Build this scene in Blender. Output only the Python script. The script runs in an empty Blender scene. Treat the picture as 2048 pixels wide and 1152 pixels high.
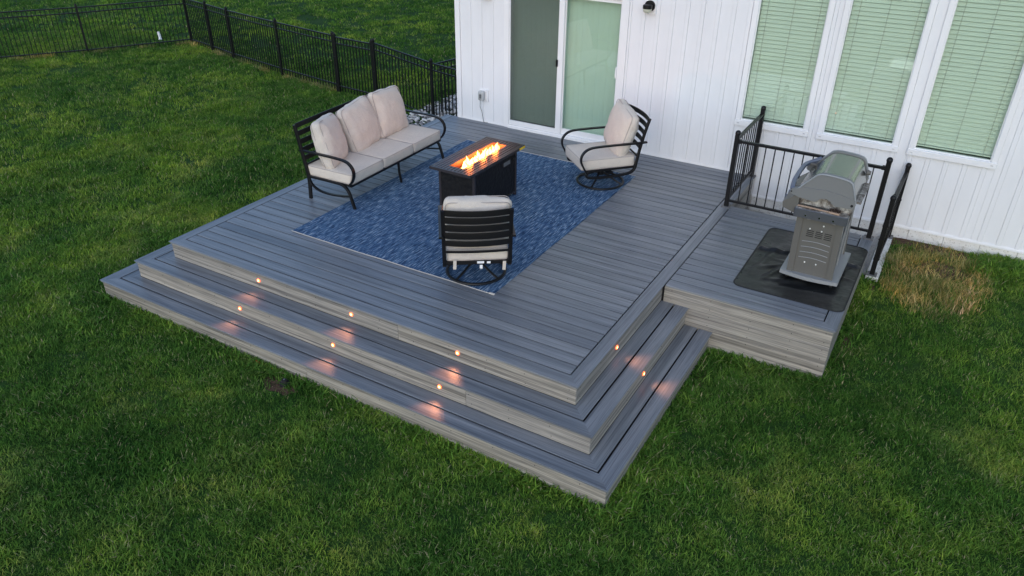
import bpy, math, random
from mathutils import Vector, Matrix, noise
R = math.radians
random.seed(7)
scene = bpy.context.scene
COL = scene.collection

# ------------------------------------------------------------------ camera
CAM = Vector((2.0489, -4.5946, 3.8956))
YAW, PIT, ROL = -0.52967, 0.53155, 0.01007
fw = Vector((math.sin(YAW) * math.cos(PIT), math.cos(YAW) * math.cos(PIT), -math.sin(PIT)))
rt = Vector((math.cos(YAW), -math.sin(YAW), 0))
up = rt.cross(fw)
r2 = rt * math.cos(ROL) + up * math.sin(ROL)
u2 = -rt * math.sin(ROL) + up * math.cos(ROL)
cd = bpy.data.cameras.new('camera')
cam = bpy.data.objects.new('camera', cd)
COL.objects.link(cam)
m = Matrix((r2, u2, -fw)).transposed().to_4x4()
m.translation = CAM
cam.matrix_world = m
cd.sensor_width = 36
cd.lens = 1516.26 / 2048 * 36
cd.clip_start = .05
cd.clip_end = 2000
scene.camera = cam

# ------------------------------------------------------------------ light
SUN_EL, SUN_AZ = R(24), R(168)          # azimuth clockwise from +y: low glow behind the camera
world = bpy.data.worlds.new('World')
scene.world = world
world.use_nodes = True
wn = world.node_tree.nodes
wl = world.node_tree.links
bg = wn['Background']
sky = wn.new('ShaderNodeTexSky')
sky.sky_type = 'NISHITA'
sky.sun_disc = False
sky.sun_elevation = SUN_EL
sky.sun_rotation = SUN_AZ
sky.air_density = 1.0
sky.dust_density = 0.6
sky.ozone_density = 2.5
wl.new(sky.outputs[0], bg.inputs[0])
bg.inputs[1].default_value = 0.11
sd = bpy.data.lights.new('sun', 'SUN')
sd.energy = 0.55
sd.angle = R(75)
sd.color = (1.0, 0.95, 0.91)
sun = bpy.data.objects.new('sun', sd)
COL.objects.link(sun)
sdir = Vector((math.sin(SUN_AZ) * math.cos(R(30)), math.cos(SUN_AZ) * math.cos(R(30)), math.sin(R(30))))
sun.rotation_euler = sdir.to_track_quat('Z', 'Y').to_euler()
sun.location = sdir * 30
vs = scene.view_settings
vs.view_transform = 'Standard'
vs.look = 'None'
vs.exposure = 1.0
vs.gamma = 1
vs.use_curve_mapping = False

# ------------------------------------------------------------------ sizes (z = 0 is the top of the deck)
W, P, Q, H, HL = 5.118, 2.0, 1.68, 5.45, -4.89
STEP, TF, TL = .2047, .278, .302        # riser, tread depth front and right, tread depth left
PB = 4.29                               # back edge of the grill platform
NO = .02                                # nosing overhang
BW, GAP, BT = .1278, .0122, .025        # board width, gap, thickness


def sstep(a, b, x):
    t = min(1, max(0, (x - a) / (b - a)))
    return t * t * (3 - 2 * t)


def ground_z(x, y):
    z = -.635
    z -= .17 * sstep(-5.9, -9.5, x)
    z += .20 * sstep(.4, 2.0, x) * sstep(.5, 5.2, y)
    z += .03 * sstep(-5.0, -6.2, x) * sstep(5.0, 6.5, y)
    z += .012 * noise.noise(Vector((x * .9, y * .9, 0)))
    return z


# ------------------------------------------------------------------ materials
def mat(name, col=(.5, .5, .5), rough=.6, metal=0.0, spec=.5, emit=None, es=0):
    mt = bpy.data.materials.new(name)
    mt.use_nodes = True
    b = mt.node_tree.nodes['Principled BSDF']
    b.inputs['Base Color'].default_value = (*col, 1)
    b.inputs['Roughness'].default_value = rough
    b.inputs['Metallic'].default_value = metal
    b.inputs['Specular IOR Level'].default_value = spec
    if emit:
        b.inputs['Emission Color'].default_value = (*emit, 1)
        b.inputs['Emission Strength'].default_value = es
    return mt


class NT:
    def __init__(s, mt):
        s.mt = mt
        s.t = mt.node_tree
        s.b = s.t.nodes.get('Principled BSDF')

    def n(s, ty, **kw):
        nd = s.t.nodes.new(ty)
        for k, v in kw.items():
            if k.startswith('i_'):
                key = k[2:]
                nd.inputs[int(key) if key.isdigit() else key].default_value = v
            else:
                setattr(nd, k, v)
        return nd

    def l(s, a, b):
        s.t.links.new(a, b)

    def coord(s, which='Object', scale=(1, 1, 1), rnd=0):
        tc = s.n('ShaderNodeTexCoord')
        mp = s.n('ShaderNodeMapping')
        mp.inputs['Scale'].default_value = scale
        s.l(tc.outputs[which], mp.inputs['Vector'])
        if rnd:
            oi = s.n('ShaderNodeObjectInfo')
            mu = s.n('ShaderNodeMath', operation='MULTIPLY', i_1=rnd)
            s.l(oi.outputs['Random'], mu.inputs[0])
            cb = s.n('ShaderNodeCombineXYZ')
            for k in range(3):
                s.l(mu.outputs[0], cb.inputs[k])
            s.l(cb.outputs[0], mp.inputs['Location'])
        return mp.outputs[0]

    def noise(s, vec, scale, detail=4, rough=.6):
        nd = s.n('ShaderNodeTexNoise')
        nd.inputs['Scale'].default_value = scale
        nd.inputs['Detail'].default_value = detail
        nd.inputs['Roughness'].default_value = rough
        s.l(vec, nd.inputs['Vector'])
        return nd.outputs['Fac']

    def ramp(s, fac, stops):
        r = s.n('ShaderNodeValToRGB')
        e = r.color_ramp.elements
        while len(e) < len(stops):
            e.new(.5)
        for k, (p, c) in enumerate(stops):
            e[k].position = p
            e[k].color = (*c, 1) if len(c) == 3 else c
        s.l(fac, r.inputs[0])
        return r.outputs[0]

    def mix(s, fac, a, b, mode='MIX'):
        x = s.n('ShaderNodeMix', data_type='RGBA', blend_type=mode)
        for v, k in ((fac, 0), (a, 6), (b, 7)):
            if hasattr(v, 'links'):
                s.l(v, x.inputs[k])
            else:
                x.inputs[k].default_value = (*v, 1) if isinstance(v, tuple) and len(v) == 3 else v
        return x.outputs[2]

    def bump(s, h, strength=.3, dist=.01):
        b = s.n('ShaderNodeBump')
        b.inputs['Strength'].default_value = strength
        b.inputs['Distance'].default_value = dist
        s.l(h, b.inputs['Height'])
        s.l(b.outputs[0], s.b.inputs['Normal'])

    def col(s, c):
        s.l(c, s.b.inputs['Base Color'])


def mat_board(name, c_dark, c_mid, c_light, rough=.40, contrast=1.0):
    mt = mat(name, rough=rough, spec=.62 if rough < .5 else .4)
    k = NT(mt)
    v = k.coord('Object', (.22, 9, 9) if rough < .5 else (.16, 17, 17), rnd=37)
    f = k.noise(v, 1.6, 5, .62)
    c = k.ramp(f, [(.28, c_dark), (.5, c_mid), (.74, c_light)])
    v2 = k.coord('Object', (1.3, 60, 60), rnd=53)
    f2 = k.noise(v2, 2.0, 3, .6)
    c2 = k.ramp(f2, [(.30, (.52, .53, .56)), (.50, (1, 1, 1)), (.70, (1.28, 1.26, 1.22))])
    c = k.mix(.75 * contrast, c, c2, 'MULTIPLY')
    v3 = k.coord('Object', (.5, 22, 22), rnd=91)     # a few dark streaks
    f3 = k.noise(v3, 1.5, 3, .5)
    c3 = k.ramp(f3, [(.60, (1, 1, 1)), (.70, (.40, .40, .43))])
    c = k.mix(.6 * contrast, c, c3, 'MULTIPLY')
    oi = k.n('ShaderNodeObjectInfo')
    c4 = k.ramp(oi.outputs['Random'], [(0, (.84, .86, .90)), (.5, (1, 1, 1)), (1, (1.12, 1.10, 1.07))])
    c = k.mix(.8, c, c4, 'MULTIPLY')
    k.col(c)
    k.bump(f2, .25, .003)
    return mt


M = {}
M['board'] = mat_board('composite_sky_lit', (.095, .106, .122), (.172, .186, .205), (.250, .260, .276))  # blue sky sheen on the tops put into the base colour
M['fascia'] = mat_board('composite_front_lit', (.10, .092, .080), (.285, .262, .228), (.42, .388, .342), .55, 1.3)  # same composite, with the warm low front light put into the colour
M['dark'] = mat('near_black', (.012, .012, .013), .9)


def mat_metal_black(name, c=(.007, .007, .008), rough=.40):
    mt = mat(name, c, rough, 0, .28)
    k = NT(mt)
    k.bump(k.noise(k.coord('Object'), 260, 2), .06, .002)
    return mt


M['black'] = mat_metal_black('black_powder_coat')
M['fence'] = mat_metal_black('black_fence_coat', (.006, .0065, .007), .45)


def mat_white(name, c=(.80, .80, .80), rough=.42):
    mt = mat(name, c, rough, 0, .4)
    k = NT(mt)
    f = k.noise(k.coord('Object', (1, 1, .35)), 2.2, 6, .65)
    k.col(k.ramp(f, [(.3, tuple(x * .93 for x in c)), (.6, c), (.8, tuple(min(.86, x * 1.03) for x in c))]))
    k.bump(k.noise(k.coord('Object', (30, 30, 1.5)), 4, 3), .05, .004)
    return mt


M['siding'] = mat_white('white_vinyl_siding', (.78, .785, .80))
M['trim'] = mat_white('white_vinyl_trim', (.82, .82, .825), .35)


def mat_concrete():
    mt = mat('painted_concrete', (.7, .69, .66), .85, 0, .2)
    k = NT(mt)
    v = k.coord('Object')
    f = k.noise(v, 9, 8, .72)
    c = k.ramp(f, [(.27, (.40, .36, .30)), (.36, (.66, .64, .60)), (.6, (.75, .745, .72))])
    f2 = k.noise(v, 45, 4, .6)
    c = k.mix(1, c, k.ramp(f2, [(.30, (.45, .42, .38)), (.42, (1, 1, 1))]), 'MULTIPLY')
    k.col(c)
    k.bump(f2, .5, .006)
    return mt


M['concrete'] = mat_concrete()


def mat_glass(name, tint):
    mt = bpy.data.materials.new(name)
    mt.use_nodes = True
    t = mt.node_tree
    t.nodes.remove(t.nodes['Principled BSDF'])
    k = NT(mt)
    tr = k.n('ShaderNodeBsdfTransparent')
    tr.inputs[0].default_value = (*tint, 1)
    gl = k.n('ShaderNodeBsdfGlossy')
    gl.inputs['Roughness'].default_value = .015
    gl.inputs['Color'].default_value = (.9, 1, .95, 1)
    lw = k.n('ShaderNodeLayerWeight')
    lw.inputs[0].default_value = .5
    pw = k.n('ShaderNodeMath', operation='POWER', i_1=5.0)
    k.l(lw.outputs['Facing'], pw.inputs[0])
    fr = k.n('ShaderNodeMath', operation='MULTIPLY_ADD', i_1=.90, i_2=.07)
    k.l(pw.outputs[0], fr.inputs[0])
    mx = k.n('ShaderNodeMixShader')
    k.l(fr.outputs[0], mx.inputs[0])
    k.l(tr.outputs[0], mx.inputs[1])
    k.l(gl.outputs[0], mx.inputs[2])
    k.l(mx.outputs[0], t.nodes['Material Output'].inputs['Surface'])
    return mt


M['glass'] = mat_glass('low_e_glass', (.872, .922, .868))
M['slat'] = mat('blind_slat_vinyl', (.86, .87, .84), .5)
M['vane'] = mat('vertical_vane_vinyl', (.68, .77, .74), .55)
M['room'] = mat('room_paint', (.35, .34, .32), .9)


def mat_screen():
    mt = bpy.data.materials.new('insect_screen')
    mt.use_nodes = True
    k = NT(mt)
    k.b.inputs['Base Color'].default_value = (.085, .095, .090, 1)
    k.b.inputs['Roughness'].default_value = .7
    tr = k.n('ShaderNodeBsdfTransparent')
    mx = k.n('ShaderNodeMixShader')
    mx.inputs[0].default_value = .30
    k.l(tr.outputs[0], mx.inputs[1])
    k.l(k.b.outputs[0], mx.inputs[2])
    k.l(mx.outputs[0], k.t.nodes['Material Output'].inputs['Surface'])
    return mt


M['screen'] = mat_screen()


def mat_fabric(name, c):
    mt = mat(name, c, .92, 0, .15)
    k = NT(mt)
    v = k.coord('Object')
    f = k.noise(v, 240, 2, .6)
    g = k.noise(v, 7, 3, .5)
    a = k.ramp(f, [(.3, tuple(x * .86 for x in c)), (.7, tuple(x * 1.08 for x in c))])
    k.col(k.mix(.6, a, k.ramp(g, [(.3, (.9, .9, .91)), (.7, (1.03, 1.02, 1.0))]), 'MULTIPLY'))
    wr = k.noise(k.coord('Object', (1, 1, 1)), 16, 4, .62)
    ad = k.n('ShaderNodeMath', operation='MULTIPLY_ADD', i_1=.12)
    k.l(f, ad.inputs[0])
    k.l(wr, ad.inputs[2])
    k.bump(ad.outputs[0], .75, .016)
    k.b.inputs['Sheen Weight'].default_value = .15
    return mt


M['fabric'] = mat_fabric('beige_outdoor_fabric', (.65, .58, .505))
M['piping'] = mat('piping_cord', (.40, .35, .32), .9)


def mat_rug():
    mt = mat('woven_blue_rug', (.05, .1, .2), .95, 0, .1)
    k = NT(mt)
    f = k.noise(k.coord('Object', (70, 7, 1)), 1.0, 3, .62)
    f2 = k.noise(k.coord('Object', (140, 16, 1)), 1.0, 2, .7)
    f3 = k.noise(k.coord('Object', (2.2, 1.2, 1)), 1.0, 3, .5)
    c = k.ramp(f, [(.34, (.020, .045, .10)), (.46, (.050, .105, .20)), (.55, (.095, .17, .285)), (.66, (.30, .38, .47))])
    c = k.mix(.75, c, k.ramp(f2, [(.32, (.45, .48, .55)), (.50, (1, 1, 1)), (.68, (1.7, 1.6, 1.45))]), 'MULTIPLY')
    c = k.mix(.6, c, k.ramp(f3, [(.3, (.75, .78, .85)), (.7, (1.18, 1.14, 1.08))]), 'MULTIPLY')
    k.col(c)
    ad = k.n('ShaderNodeMath', operation='ADD')
    k.l(f, ad.inputs[0])
    k.l(f2, ad.inputs[1])
    k.bump(ad.outputs[0], .8, .008)
    return mt


M['rug'] = mat_rug()
M['hem'] = mat('rug_hem_cotton', (.50, .47, .43), .95)


def mat_hammered():
    mt = mat('hammered_black_steel', (.009, .0085, .009), .5, 0, .25)
    k = NT(mt)
    vor = k.n('ShaderNodeTexVoronoi', feature='SMOOTH_F1')
    vor.inputs['Scale'].default_value = 26
    k.l(k.coord('Object', (1, 1, .8)), vor.inputs['Vector'])
    k.bump(vor.outputs['Distance'], .7, .012)
    return mt


M['hammer'] = mat_hammered()
M['table'] = mat('brown_black_steel', (.034, .029, .030), .27, 0, .5)
M['yellow'] = mat('yellow_sticker', (.75, .50, .02), .5)
M['badge'] = mat('grey_badge', (.16, .16, .165), .4, .3)
M['tray'] = mat('firelit_burner_steel', (.30, .12, .07), .5, .2)  # orange firelight inside the pan put into the base colour
M['fireglass'] = mat('black_fire_glass', (.03, .025, .03), .12, 0, .8)


def mat_flame():
    mt = bpy.data.materials.new('gas_flame')
    mt.use_nodes = True
    k = NT(mt)
    em = k.n('ShaderNodeEmission')
    lw = k.n('ShaderNodeLayerWeight')
    lw.inputs[0].default_value = .35
    c = k.ramp(lw.outputs['Facing'], [(.0, (1, .50, .13)), (.5, (1, .27, .03)), (1, (1, .08, .004))])
    s = k.ramp(lw.outputs['Facing'], [(0, (1, 1, 1)), (.55, (.45, .45, .45)), (1, (.12, .12, .12))])
    mu = k.n('ShaderNodeMath', operation='MULTIPLY', i_1=6.5)
    k.l(s, mu.inputs[0])
    k.l(c, em.inputs[0])
    k.l(mu.outputs[0], em.inputs[1])
    tr = k.n('ShaderNodeBsdfTransparent')
    ad = k.n('ShaderNodeMixShader')
    fa = k.ramp(lw.outputs['Facing'], [(.35, (1, 1, 1)), (1, (.35, .35, .35))])
    k.l(fa, ad.inputs[0])
    k.l(tr.outputs[0], ad.inputs[1])
    k.l(em.outputs[0], ad.inputs[2])
    k.l(ad.outputs[0], k.t.nodes['Material Output'].inputs['Surface'])
    return mt


M['flame'] = mat_flame()
M['amber'] = mat('amber_lens', (1, .5, .2), .3, emit=(1, .40, .16), es=4)
M['amber_ring'] = mat('amber_translucent_ring', (.5, .10, .03), .4, emit=(1, .13, .03), es=2.2)
M['grill_side'] = mat('taupe_enamel', (.115, .110, .098), .45)
M['grill_grey'] = mat('grey_cast_aluminium', (.185, .19, .19), .48, .15)
M['grill_trim'] = mat('light_grey_trim', (.30, .31, .315), .42, .2)
M['grill_blue'] = mat('blue_grey_handle', (.13, .155, .21), .38, .2)


def mat_steel():
    mt = mat('brushed_stainless', (.21, .225, .215), .17, .95)
    k = NT(mt)
    f = k.noise(k.coord('Object', (1, .6, 40)), 6, 2)
    k.bump(f, .03, .002)
    return mt


M['steel'] = mat_steel()


def mat_greasy():
    mt = mat('greasy_metal', (.3, .3, .3), .6, .2)
    k = NT(mt)
    f = k.noise(k.coord('Object'), 18, 6, .7)
    k.col(k.ramp(f, [(.35, (.05, .035, .025)), (.5, (.22, .20, .18)), (.65, (.50, .49, .45))]))
    return mt


M['greasy'] = mat_greasy()
M['wood'] = mat('weathered_wood_handle', (.40, .28, .20), .8)
M['bristle'] = mat('dark_bristle', (.03, .018, .014), .9)
M['ledge'] = mat('dull_blue_steel', (.13, .14, .16), .35, .6)
M['screw'] = mat('bright_screw', (.85, .85, .82), .3, .2)
M['slot'] = mat('slot_black', (.006, .006, .006), .8)


def mat_mat():
    mt = mat('black_rubber_mat', (.018, .019, .020), .40, 0, .45)
    k = NT(mt)
    f = k.noise(k.coord('Object'), 5, 5, .6)
    k.col(k.ramp(f, [(.3, (.006, .0065, .007)), (.7, (.018, .019, .019))]))
    rg = k.ramp(f, [(.3, (.40, .40, .40)), (.7, (.26, .26, .26))])
    k.l(rg, k.b.inputs['Roughness'])
    k.bump(k.noise(k.coord('Object'), 3.2, 3, .5), .5, .06)
    return mt


M['mat'] = mat_mat()
M['mat_edge'] = mat('mat_binding', (.010, .010, .010), .6)


def mat_lawn():
    mt = mat('lawn_soil', (.03, .05, .02), .95, 0, .1)
    k = NT(mt)
    v = k.coord('Object')
    f = k.noise(v, .6, 4, .6)
    c = k.ramp(f, [(.3, (.022, .062, .013)), (.7, (.040, .088, .018))])
    f2 = k.noise(v, 30, 3, .7)
    c = k.mix(.8, c, k.ramp(f2, [(.3, (.4, .4, .4)), (.6, (1.1, 1.1, 1.1))]), 'MULTIPLY')
    k.col(c)
    k.bump(f2, .7, .02)
    return mt


M['lawn'] = mat_lawn()


def mat_soil():
    mt = mat('bare_soil', (.1, .06, .04), .95, 0, .1)
    k = NT(mt)
    f = k.noise(k.coord('Object'), 28, 6, .75)
    k.col(k.ramp(f, [(.3, (.035, .018, .012)), (.55, (.12, .075, .05)), (.75, (.26, .19, .13))]))
    k.bump(f, .8, .03)
    return mt


M['soil'] = mat_soil()
M['weep'] = mat('grey_weep_cap', (.55, .55, .56), .5)


def mat_blade(name, lo, mid, hi, dry, dry_amt):
    mt = mat(name, mid, .7, 0, .06)
    k = NT(mt)
    geo = k.n('ShaderNodeNewGeometry')
    big = k.noise(geo.outputs['Position'], .55, 4, .65)
    med = k.noise(geo.outputs['Position'], 3.2, 3, .6)
    oi = k.n('ShaderNodeObjectInfo')
    c = k.ramp(oi.outputs['Random'], [(0, lo), (.5, mid), (1, hi)])
    c = k.mix(1, c, k.ramp(big, [(.36, (.55, .68, .66)), (.48, (.95, .98, .95)), (.62, (1.75, 1.42, 1.1))]), 'MULTIPLY')
    c = k.mix(1, c, k.ramp(med, [(.3, (.62, .68, .68)), (.55, (1, 1, 1)), (.75, (1.25, 1.18, .95))]), 'MULTIPLY')
    at = k.n('ShaderNodeAttribute', attribute_name='tone')
    c = k.mix(1, c, k.ramp(at.outputs['Fac'], [(0, (.42, .50, .50)), (.5, (.95, .95, .95)), (.86, (1.30, 1.20, 1.15)), (1, (1.65, 1.40, 1.7))]), 'MULTIPLY')
    pale = k.noise(geo.outputs['Position'], 1.15, 5, .7)
    pf = k.ramp(pale, [(.52, (0, 0, 0)), (.70, (.85, .85, .85))])
    hs = k.n('ShaderNodeMix', data_type='RGBA', blend_type='MIX')
    k.l(pf, hs.inputs[0])
    k.l(c, hs.inputs[6])
    k.l(k.mix(1, c, (1.75, 1.28, 1.9), 'MULTIPLY'), hs.inputs[7])
    c = hs.outputs[2]
    th = k.n('ShaderNodeMath', operation='GREATER_THAN', i_1=1 - dry_amt)
    k.l(at.outputs['Fac'], th.inputs[0])
    c = k.mix(th.outputs[0], c, dry)
    k.col(c)
    tl = k.n('ShaderNodeBsdfTranslucent')
    k.l(c, tl.inputs[0])
    mx = k.n('ShaderNodeMixShader')
    mx.inputs[0].default_value = .3
    k.l(k.b.outputs[0], mx.inputs[1])
    k.l(tl.outputs[0], mx.inputs[2])
    k.l(mx.outputs[0], k.t.nodes['Material Output'].inputs['Surface'])
    return mt


M['blade'] = mat_blade('grass_blade', (.070, .178, .028), (.122, .265, .042), (.200, .325, .062), (.40, .37, .19), .04)
M['straw'] = mat_blade('straw_blade', (.34, .28, .095), (.50, .42, .17), (.60, .53, .27), (.12, .20, .04), .30)


def mat_stone():
    mt = mat('river_stone', (.5, .5, .5), .8)
    k = NT(mt)
    at = k.n('ShaderNodeAttribute', attribute_name='tone')
    k.col(k.ramp(at.outputs['Fac'], [(0, (.10, .10, .11)), (.35, (.32, .31, .31)), (.7, (.60, .59, .57)), (1, (.75, .74, .72))]))
    return mt


M['stone'] = mat_stone()
M['orange'] = mat('plain_orange', (.65, .10, .03), .6)
M['pipe'] = mat('white_pipe', (.80, .80, .78), .4)
M['clear'] = mat('clear_plastic_cover', (.45, .46, .46), .2)
M['frost'] = mat('frosted_lens', (.50, .52, .42), .35)
M['tag'] = mat('white_tag', (.82, .82, .82), .6)


# ------------------------------------------------------------------ mesh builder
class MB:
    def __init__(s):
        s.v, s.f = [], []

    def add(s, vs, fs, mtx=None):
        o = len(s.v)
        s.v += [tuple(mtx @ Vector(p)) if mtx else tuple(p) for p in vs]
        s.f += [tuple(i + o for i in f) for f in fs]
        return s

    def box(s, x0, x1, y0, y1, z0, z1, mtx=None):
        v = [(x0, y0, z0), (x1, y0, z0), (x1, y1, z0), (x0, y1, z0), (x0, y0, z1), (x1, y0, z1), (x1, y1, z1), (x0, y1, z1)]
        return s.add(v, [(0, 3, 2, 1), (4, 5, 6, 7), (0, 1, 5, 4), (1, 2, 6, 5), (2, 3, 7, 6), (3, 0, 4, 7)], mtx)

    def cbox(s, x0, x1, y0, y1, z0, z1, c=.003, mtx=None):
        """box with chamfered upright and top edges"""
        v = []
        for z, i in ((z0, 0), (z1 - c, 0), (z1, c)):
            a, b, d, e = x0 + i, x1 - i, y0 + i, y1 - i
            v += [(a + c, d, z), (b - c, d, z), (b, d + c, z), (b, e - c, z), (b - c, e, z), (a + c, e, z), (a, e - c, z), (a, d + c, z)]
        f = [tuple(range(7, -1, -1)), tuple(range(16, 24))]
        for r in (0, 8):
            for k in range(8):
                f.append((r + k, r + (k + 1) % 8, r + 8 + (k + 1) % 8, r + 8 + k))
        return s.add(v, f, mtx)

    def prism(s, poly, a0, a1, axis='y', mtx=None):
        """poly: 2D outline; extruded along axis between a0 and a1"""
        n = len(poly)

        def pt(p, a):
            if axis == 'y':
                return (p[0], a, p[1])
            if axis == 'x':
                return (a, p[0], p[1])
            return (p[0], p[1], a)
        v = [pt(p, a0) for p in poly] + [pt(p, a1) for p in poly]
        f = [tuple(range(n)), tuple(range(2 * n - 1, n - 1, -1))]
        for k in range(n):
            j = (k + 1) % n
            f.append((j, k, n + k, n + j))
        return s.add(v, f, mtx)

    def cyl(s, c, r, h, n=12, r2=None, mtx=None, axis='z'):
        r2 = r if r2 is None else r2
        v = []
        for rr, t in ((r, 0), (r2, h)):
            for k in range(n):
                a = 2 * math.pi * k / n
                p = (rr * math.cos(a), rr * math.sin(a), t)
                if axis == 'y':
                    p = (p[0], p[2], p[1])
                elif axis == 'x':
                    p = (p[2], p[0], p[1])
                v.append((c[0] + p[0], c[1] + p[1], c[2] + p[2]))
        f = [tuple(range(n - 1, -1, -1)), tuple(range(n, 2 * n))] + [(k, (k + 1) % n, n + (k + 1) % n, n + k) for k in range(n)]
        return s.add(v, f, mtx)

    def lathe(s, prof, c=(0, 0, 0), n=12):
        v, f = [], []
        for r, z in prof:
            for k in range(n):
                a = 2 * math.pi * k / n
                v.append((c[0] + r * math.cos(a), c[1] + r * math.sin(a), c[2] + z))
        for i in range(len(prof) - 1):
            for k in range(n):
                f.append((i * n + k, i * n + (k + 1) % n, (i + 1) * n + (k + 1) % n, (i + 1) * n + k))
        f.append(tuple(range(n - 1, -1, -1)))
        L = (len(prof) - 1) * n
        f.append(tuple(range(L, L + n)))
        return s.add(v, f)

    def sweep(s, pts, w, h=None, n=8, side=None, closed=False, square=False):
        """sweep an oval (w across, h along the normal) or a bar section along pts; side = constant sideways axis"""
        h = w if h is None else h
        P_ = [Vector(p) for p in pts]
        N = len(P_)
        if square:
            sec = [(-1, -.7), (-.8, -1), (.8, -1), (1, -.7), (1, .7), (.8, 1), (-.8, 1), (-1, .7)]
        else:
            sec = [(math.cos(2 * math.pi * k / n), math.sin(2 * math.pi * k / n)) for k in range(n)]
        n = len(sec)
        v, f = [], []
        ref = None
        for i in range(N):
            if closed:
                t = (P_[(i + 1) % N] - P_[i - 1]).normalized()
            else:
                t = (P_[min(i + 1, N - 1)] - P_[max(i - 1, 0)]).normalized()
            if side is not None:
                a = Vector(side)
                a = (a - t * a.dot(t)).normalized()
            else:
                if ref is None:
                    ref = Vector((0, 0, 1)) if abs(t.z) < .9 else Vector((1, 0, 0))
                    a = t.cross(ref).normalized()
                else:
                    a = (ref - t * ref.dot(t)).normalized()
                ref = a
            b = t.cross(a)
            for (p, q) in sec:
                v.append(P_[i] + a * (p * w) + b * (q * h))
        M_ = N if closed else N - 1
        for i in range(M_):
            j = (i + 1) % N
            for k in range(n):
                f.append((i * n + k, i * n + (k + 1) % n, j * n + (k + 1) % n, j * n + k))
        if not closed:
            f.append(tuple(range(n - 1, -1, -1)))
            f.append(tuple(range((N - 1) * n, N * n)))
        return s.add(v, f)

    def roundbox(s, hx, hy, hz, r, n=10, bulge=(0, 0, 0), pinch=0, wrinkle=0, seed=0, mtx=None):
        v, f, idx = [], [], {}

        def vid(i, j, k):
            key = (i, j, k)
            if key not in idx:
                p = Vector((2 * i / n - 1, 2 * j / n - 1, 2 * k / n - 1))
                # crowd the samples towards the edges
                e = Vector([math.copysign(1 - (1 - abs(c)) ** 1.5, c) for c in p])
                q = Vector((e.x * hx, e.y * hy, e.z * hz))
                cl = Vector((max(-hx + r, min(hx - r, q.x)), max(-hy + r, min(hy - r, q.y)), max(-hz + r, min(hz - r, q.z))))
                d = q - cl
                if d.length > 1e-9:
                    q = cl + d.normalized() * min(r, max(d.length, r * max(abs(c) for c in d) / r))
                u, w_, t = q.x / hx, q.y / hy, q.z / hz
                q.x += bulge[0] * t_sign(u) * (1 - w_ * w_) * (1 - t * t)
                q.y += bulge[1] * t_sign(w_) * (1 - u * u) * (1 - t * t)
                q.z += bulge[2] * t_sign(t) * (1 - u * u) * (1 - w_ * w_)
                if pinch:
                    q.y *= 1 - pinch * (u * u * t * t) - pinch * .5 * max(u * u, t * t) ** 3
                    kx = 1 + .05 * (u * u * t * t)
                    q.x *= kx
                    q.z *= kx
                if wrinkle:
                    nn = Vector((q.x * 9 + seed * 7.1, q.y * 9, q.z * 9))
                    q += Vector((noise.noise(nn), noise.noise(nn + Vector((31, 0, 0))), noise.noise(nn + Vector((0, 57, 0))))) * wrinkle
                idx[key] = len(v)
                v.append(q)
            return idx[key]
        for a in range(n):
            for b in range(n):
                f.append((vid(a, b, 0), vid(a, b + 1, 0), vid(a + 1, b + 1, 0), vid(a + 1, b, 0)))
                f.append((vid(a, b, n), vid(a + 1, b, n), vid(a + 1, b + 1, n), vid(a, b + 1, n)))
                f.append((vid(a, 0, b), vid(a + 1, 0, b), vid(a + 1, 0, b + 1), vid(a, 0, b + 1)))
                f.append((vid(a, n, b), vid(a, n, b + 1), vid(a + 1, n, b + 1), vid(a + 1, n, b)))
                f.append((vid(0, a, b), vid(0, a, b + 1), vid(0, a + 1, b + 1), vid(0, a + 1, b)))
                f.append((vid(n, a, b), vid(n, a + 1, b), vid(n, a + 1, b + 1), vid(n, a, b + 1)))
        return s.add(v, f, mtx)

    def mesh(s, name, material, smooth=False):
        me = bpy.data.meshes.new(name)
        me.from_pydata(s.v, [], s.f)
        if material:
            me.materials.append(material)
        if smooth:
            me.polygons.foreach_set('use_smooth', [True] * len(me.polygons))
            me.set_sharp_from_angle(angle=R(smooth if smooth is not True else 40))
        me.update()
        return me

    def build(s, name, material, parent=None, smooth=False, loc=None, rot=None):
        return link(name, s.mesh(name, material, smooth), parent, loc, rot)


def t_sign(x):
    return max(-1, min(1, x * 3))


def link(name, data, parent=None, loc=None, rot=None):
    o = bpy.data.objects.new(name, data)
    COL.objects.link(o)
    if parent:
        o.parent = parent
    if loc is not None:
        o.location = loc
    if rot is not None:
        o.rotation_euler = rot if hasattr(rot, '__len__') else (0, 0, rot)
    return o


def tag(o, label=None, cat=None, group=None, kind=None):
    if label:
        o['label'] = label
    if cat:
        o['category'] = cat
    if group:
        o['group'] = group
    if kind:
        o['kind'] = kind
    return o


def thing(name, label, cat, loc=(0, 0, 0), rz=0, group=None):
    return tag(link(name, None, None, loc, rz), label, cat, group)


def smooth_path(pts, k=6):
    """Catmull-Rom through pts"""
    p = [Vector(q) for q in pts]
    out = []
    for i in range(len(p) - 1):
        a, b, c, d = p[max(i - 1, 0)], p[i], p[i + 1], p[min(i + 2, len(p) - 1)]
        for j in range(k):
            t = j / k
            out.append(.5 * ((2 * b) + (c - a) * t + (2 * a - 5 * b + 4 * c - d) * t * t + (3 * b - a - 3 * c + d) * t ** 3))
    out.append(p[-1])
    return out


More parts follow.
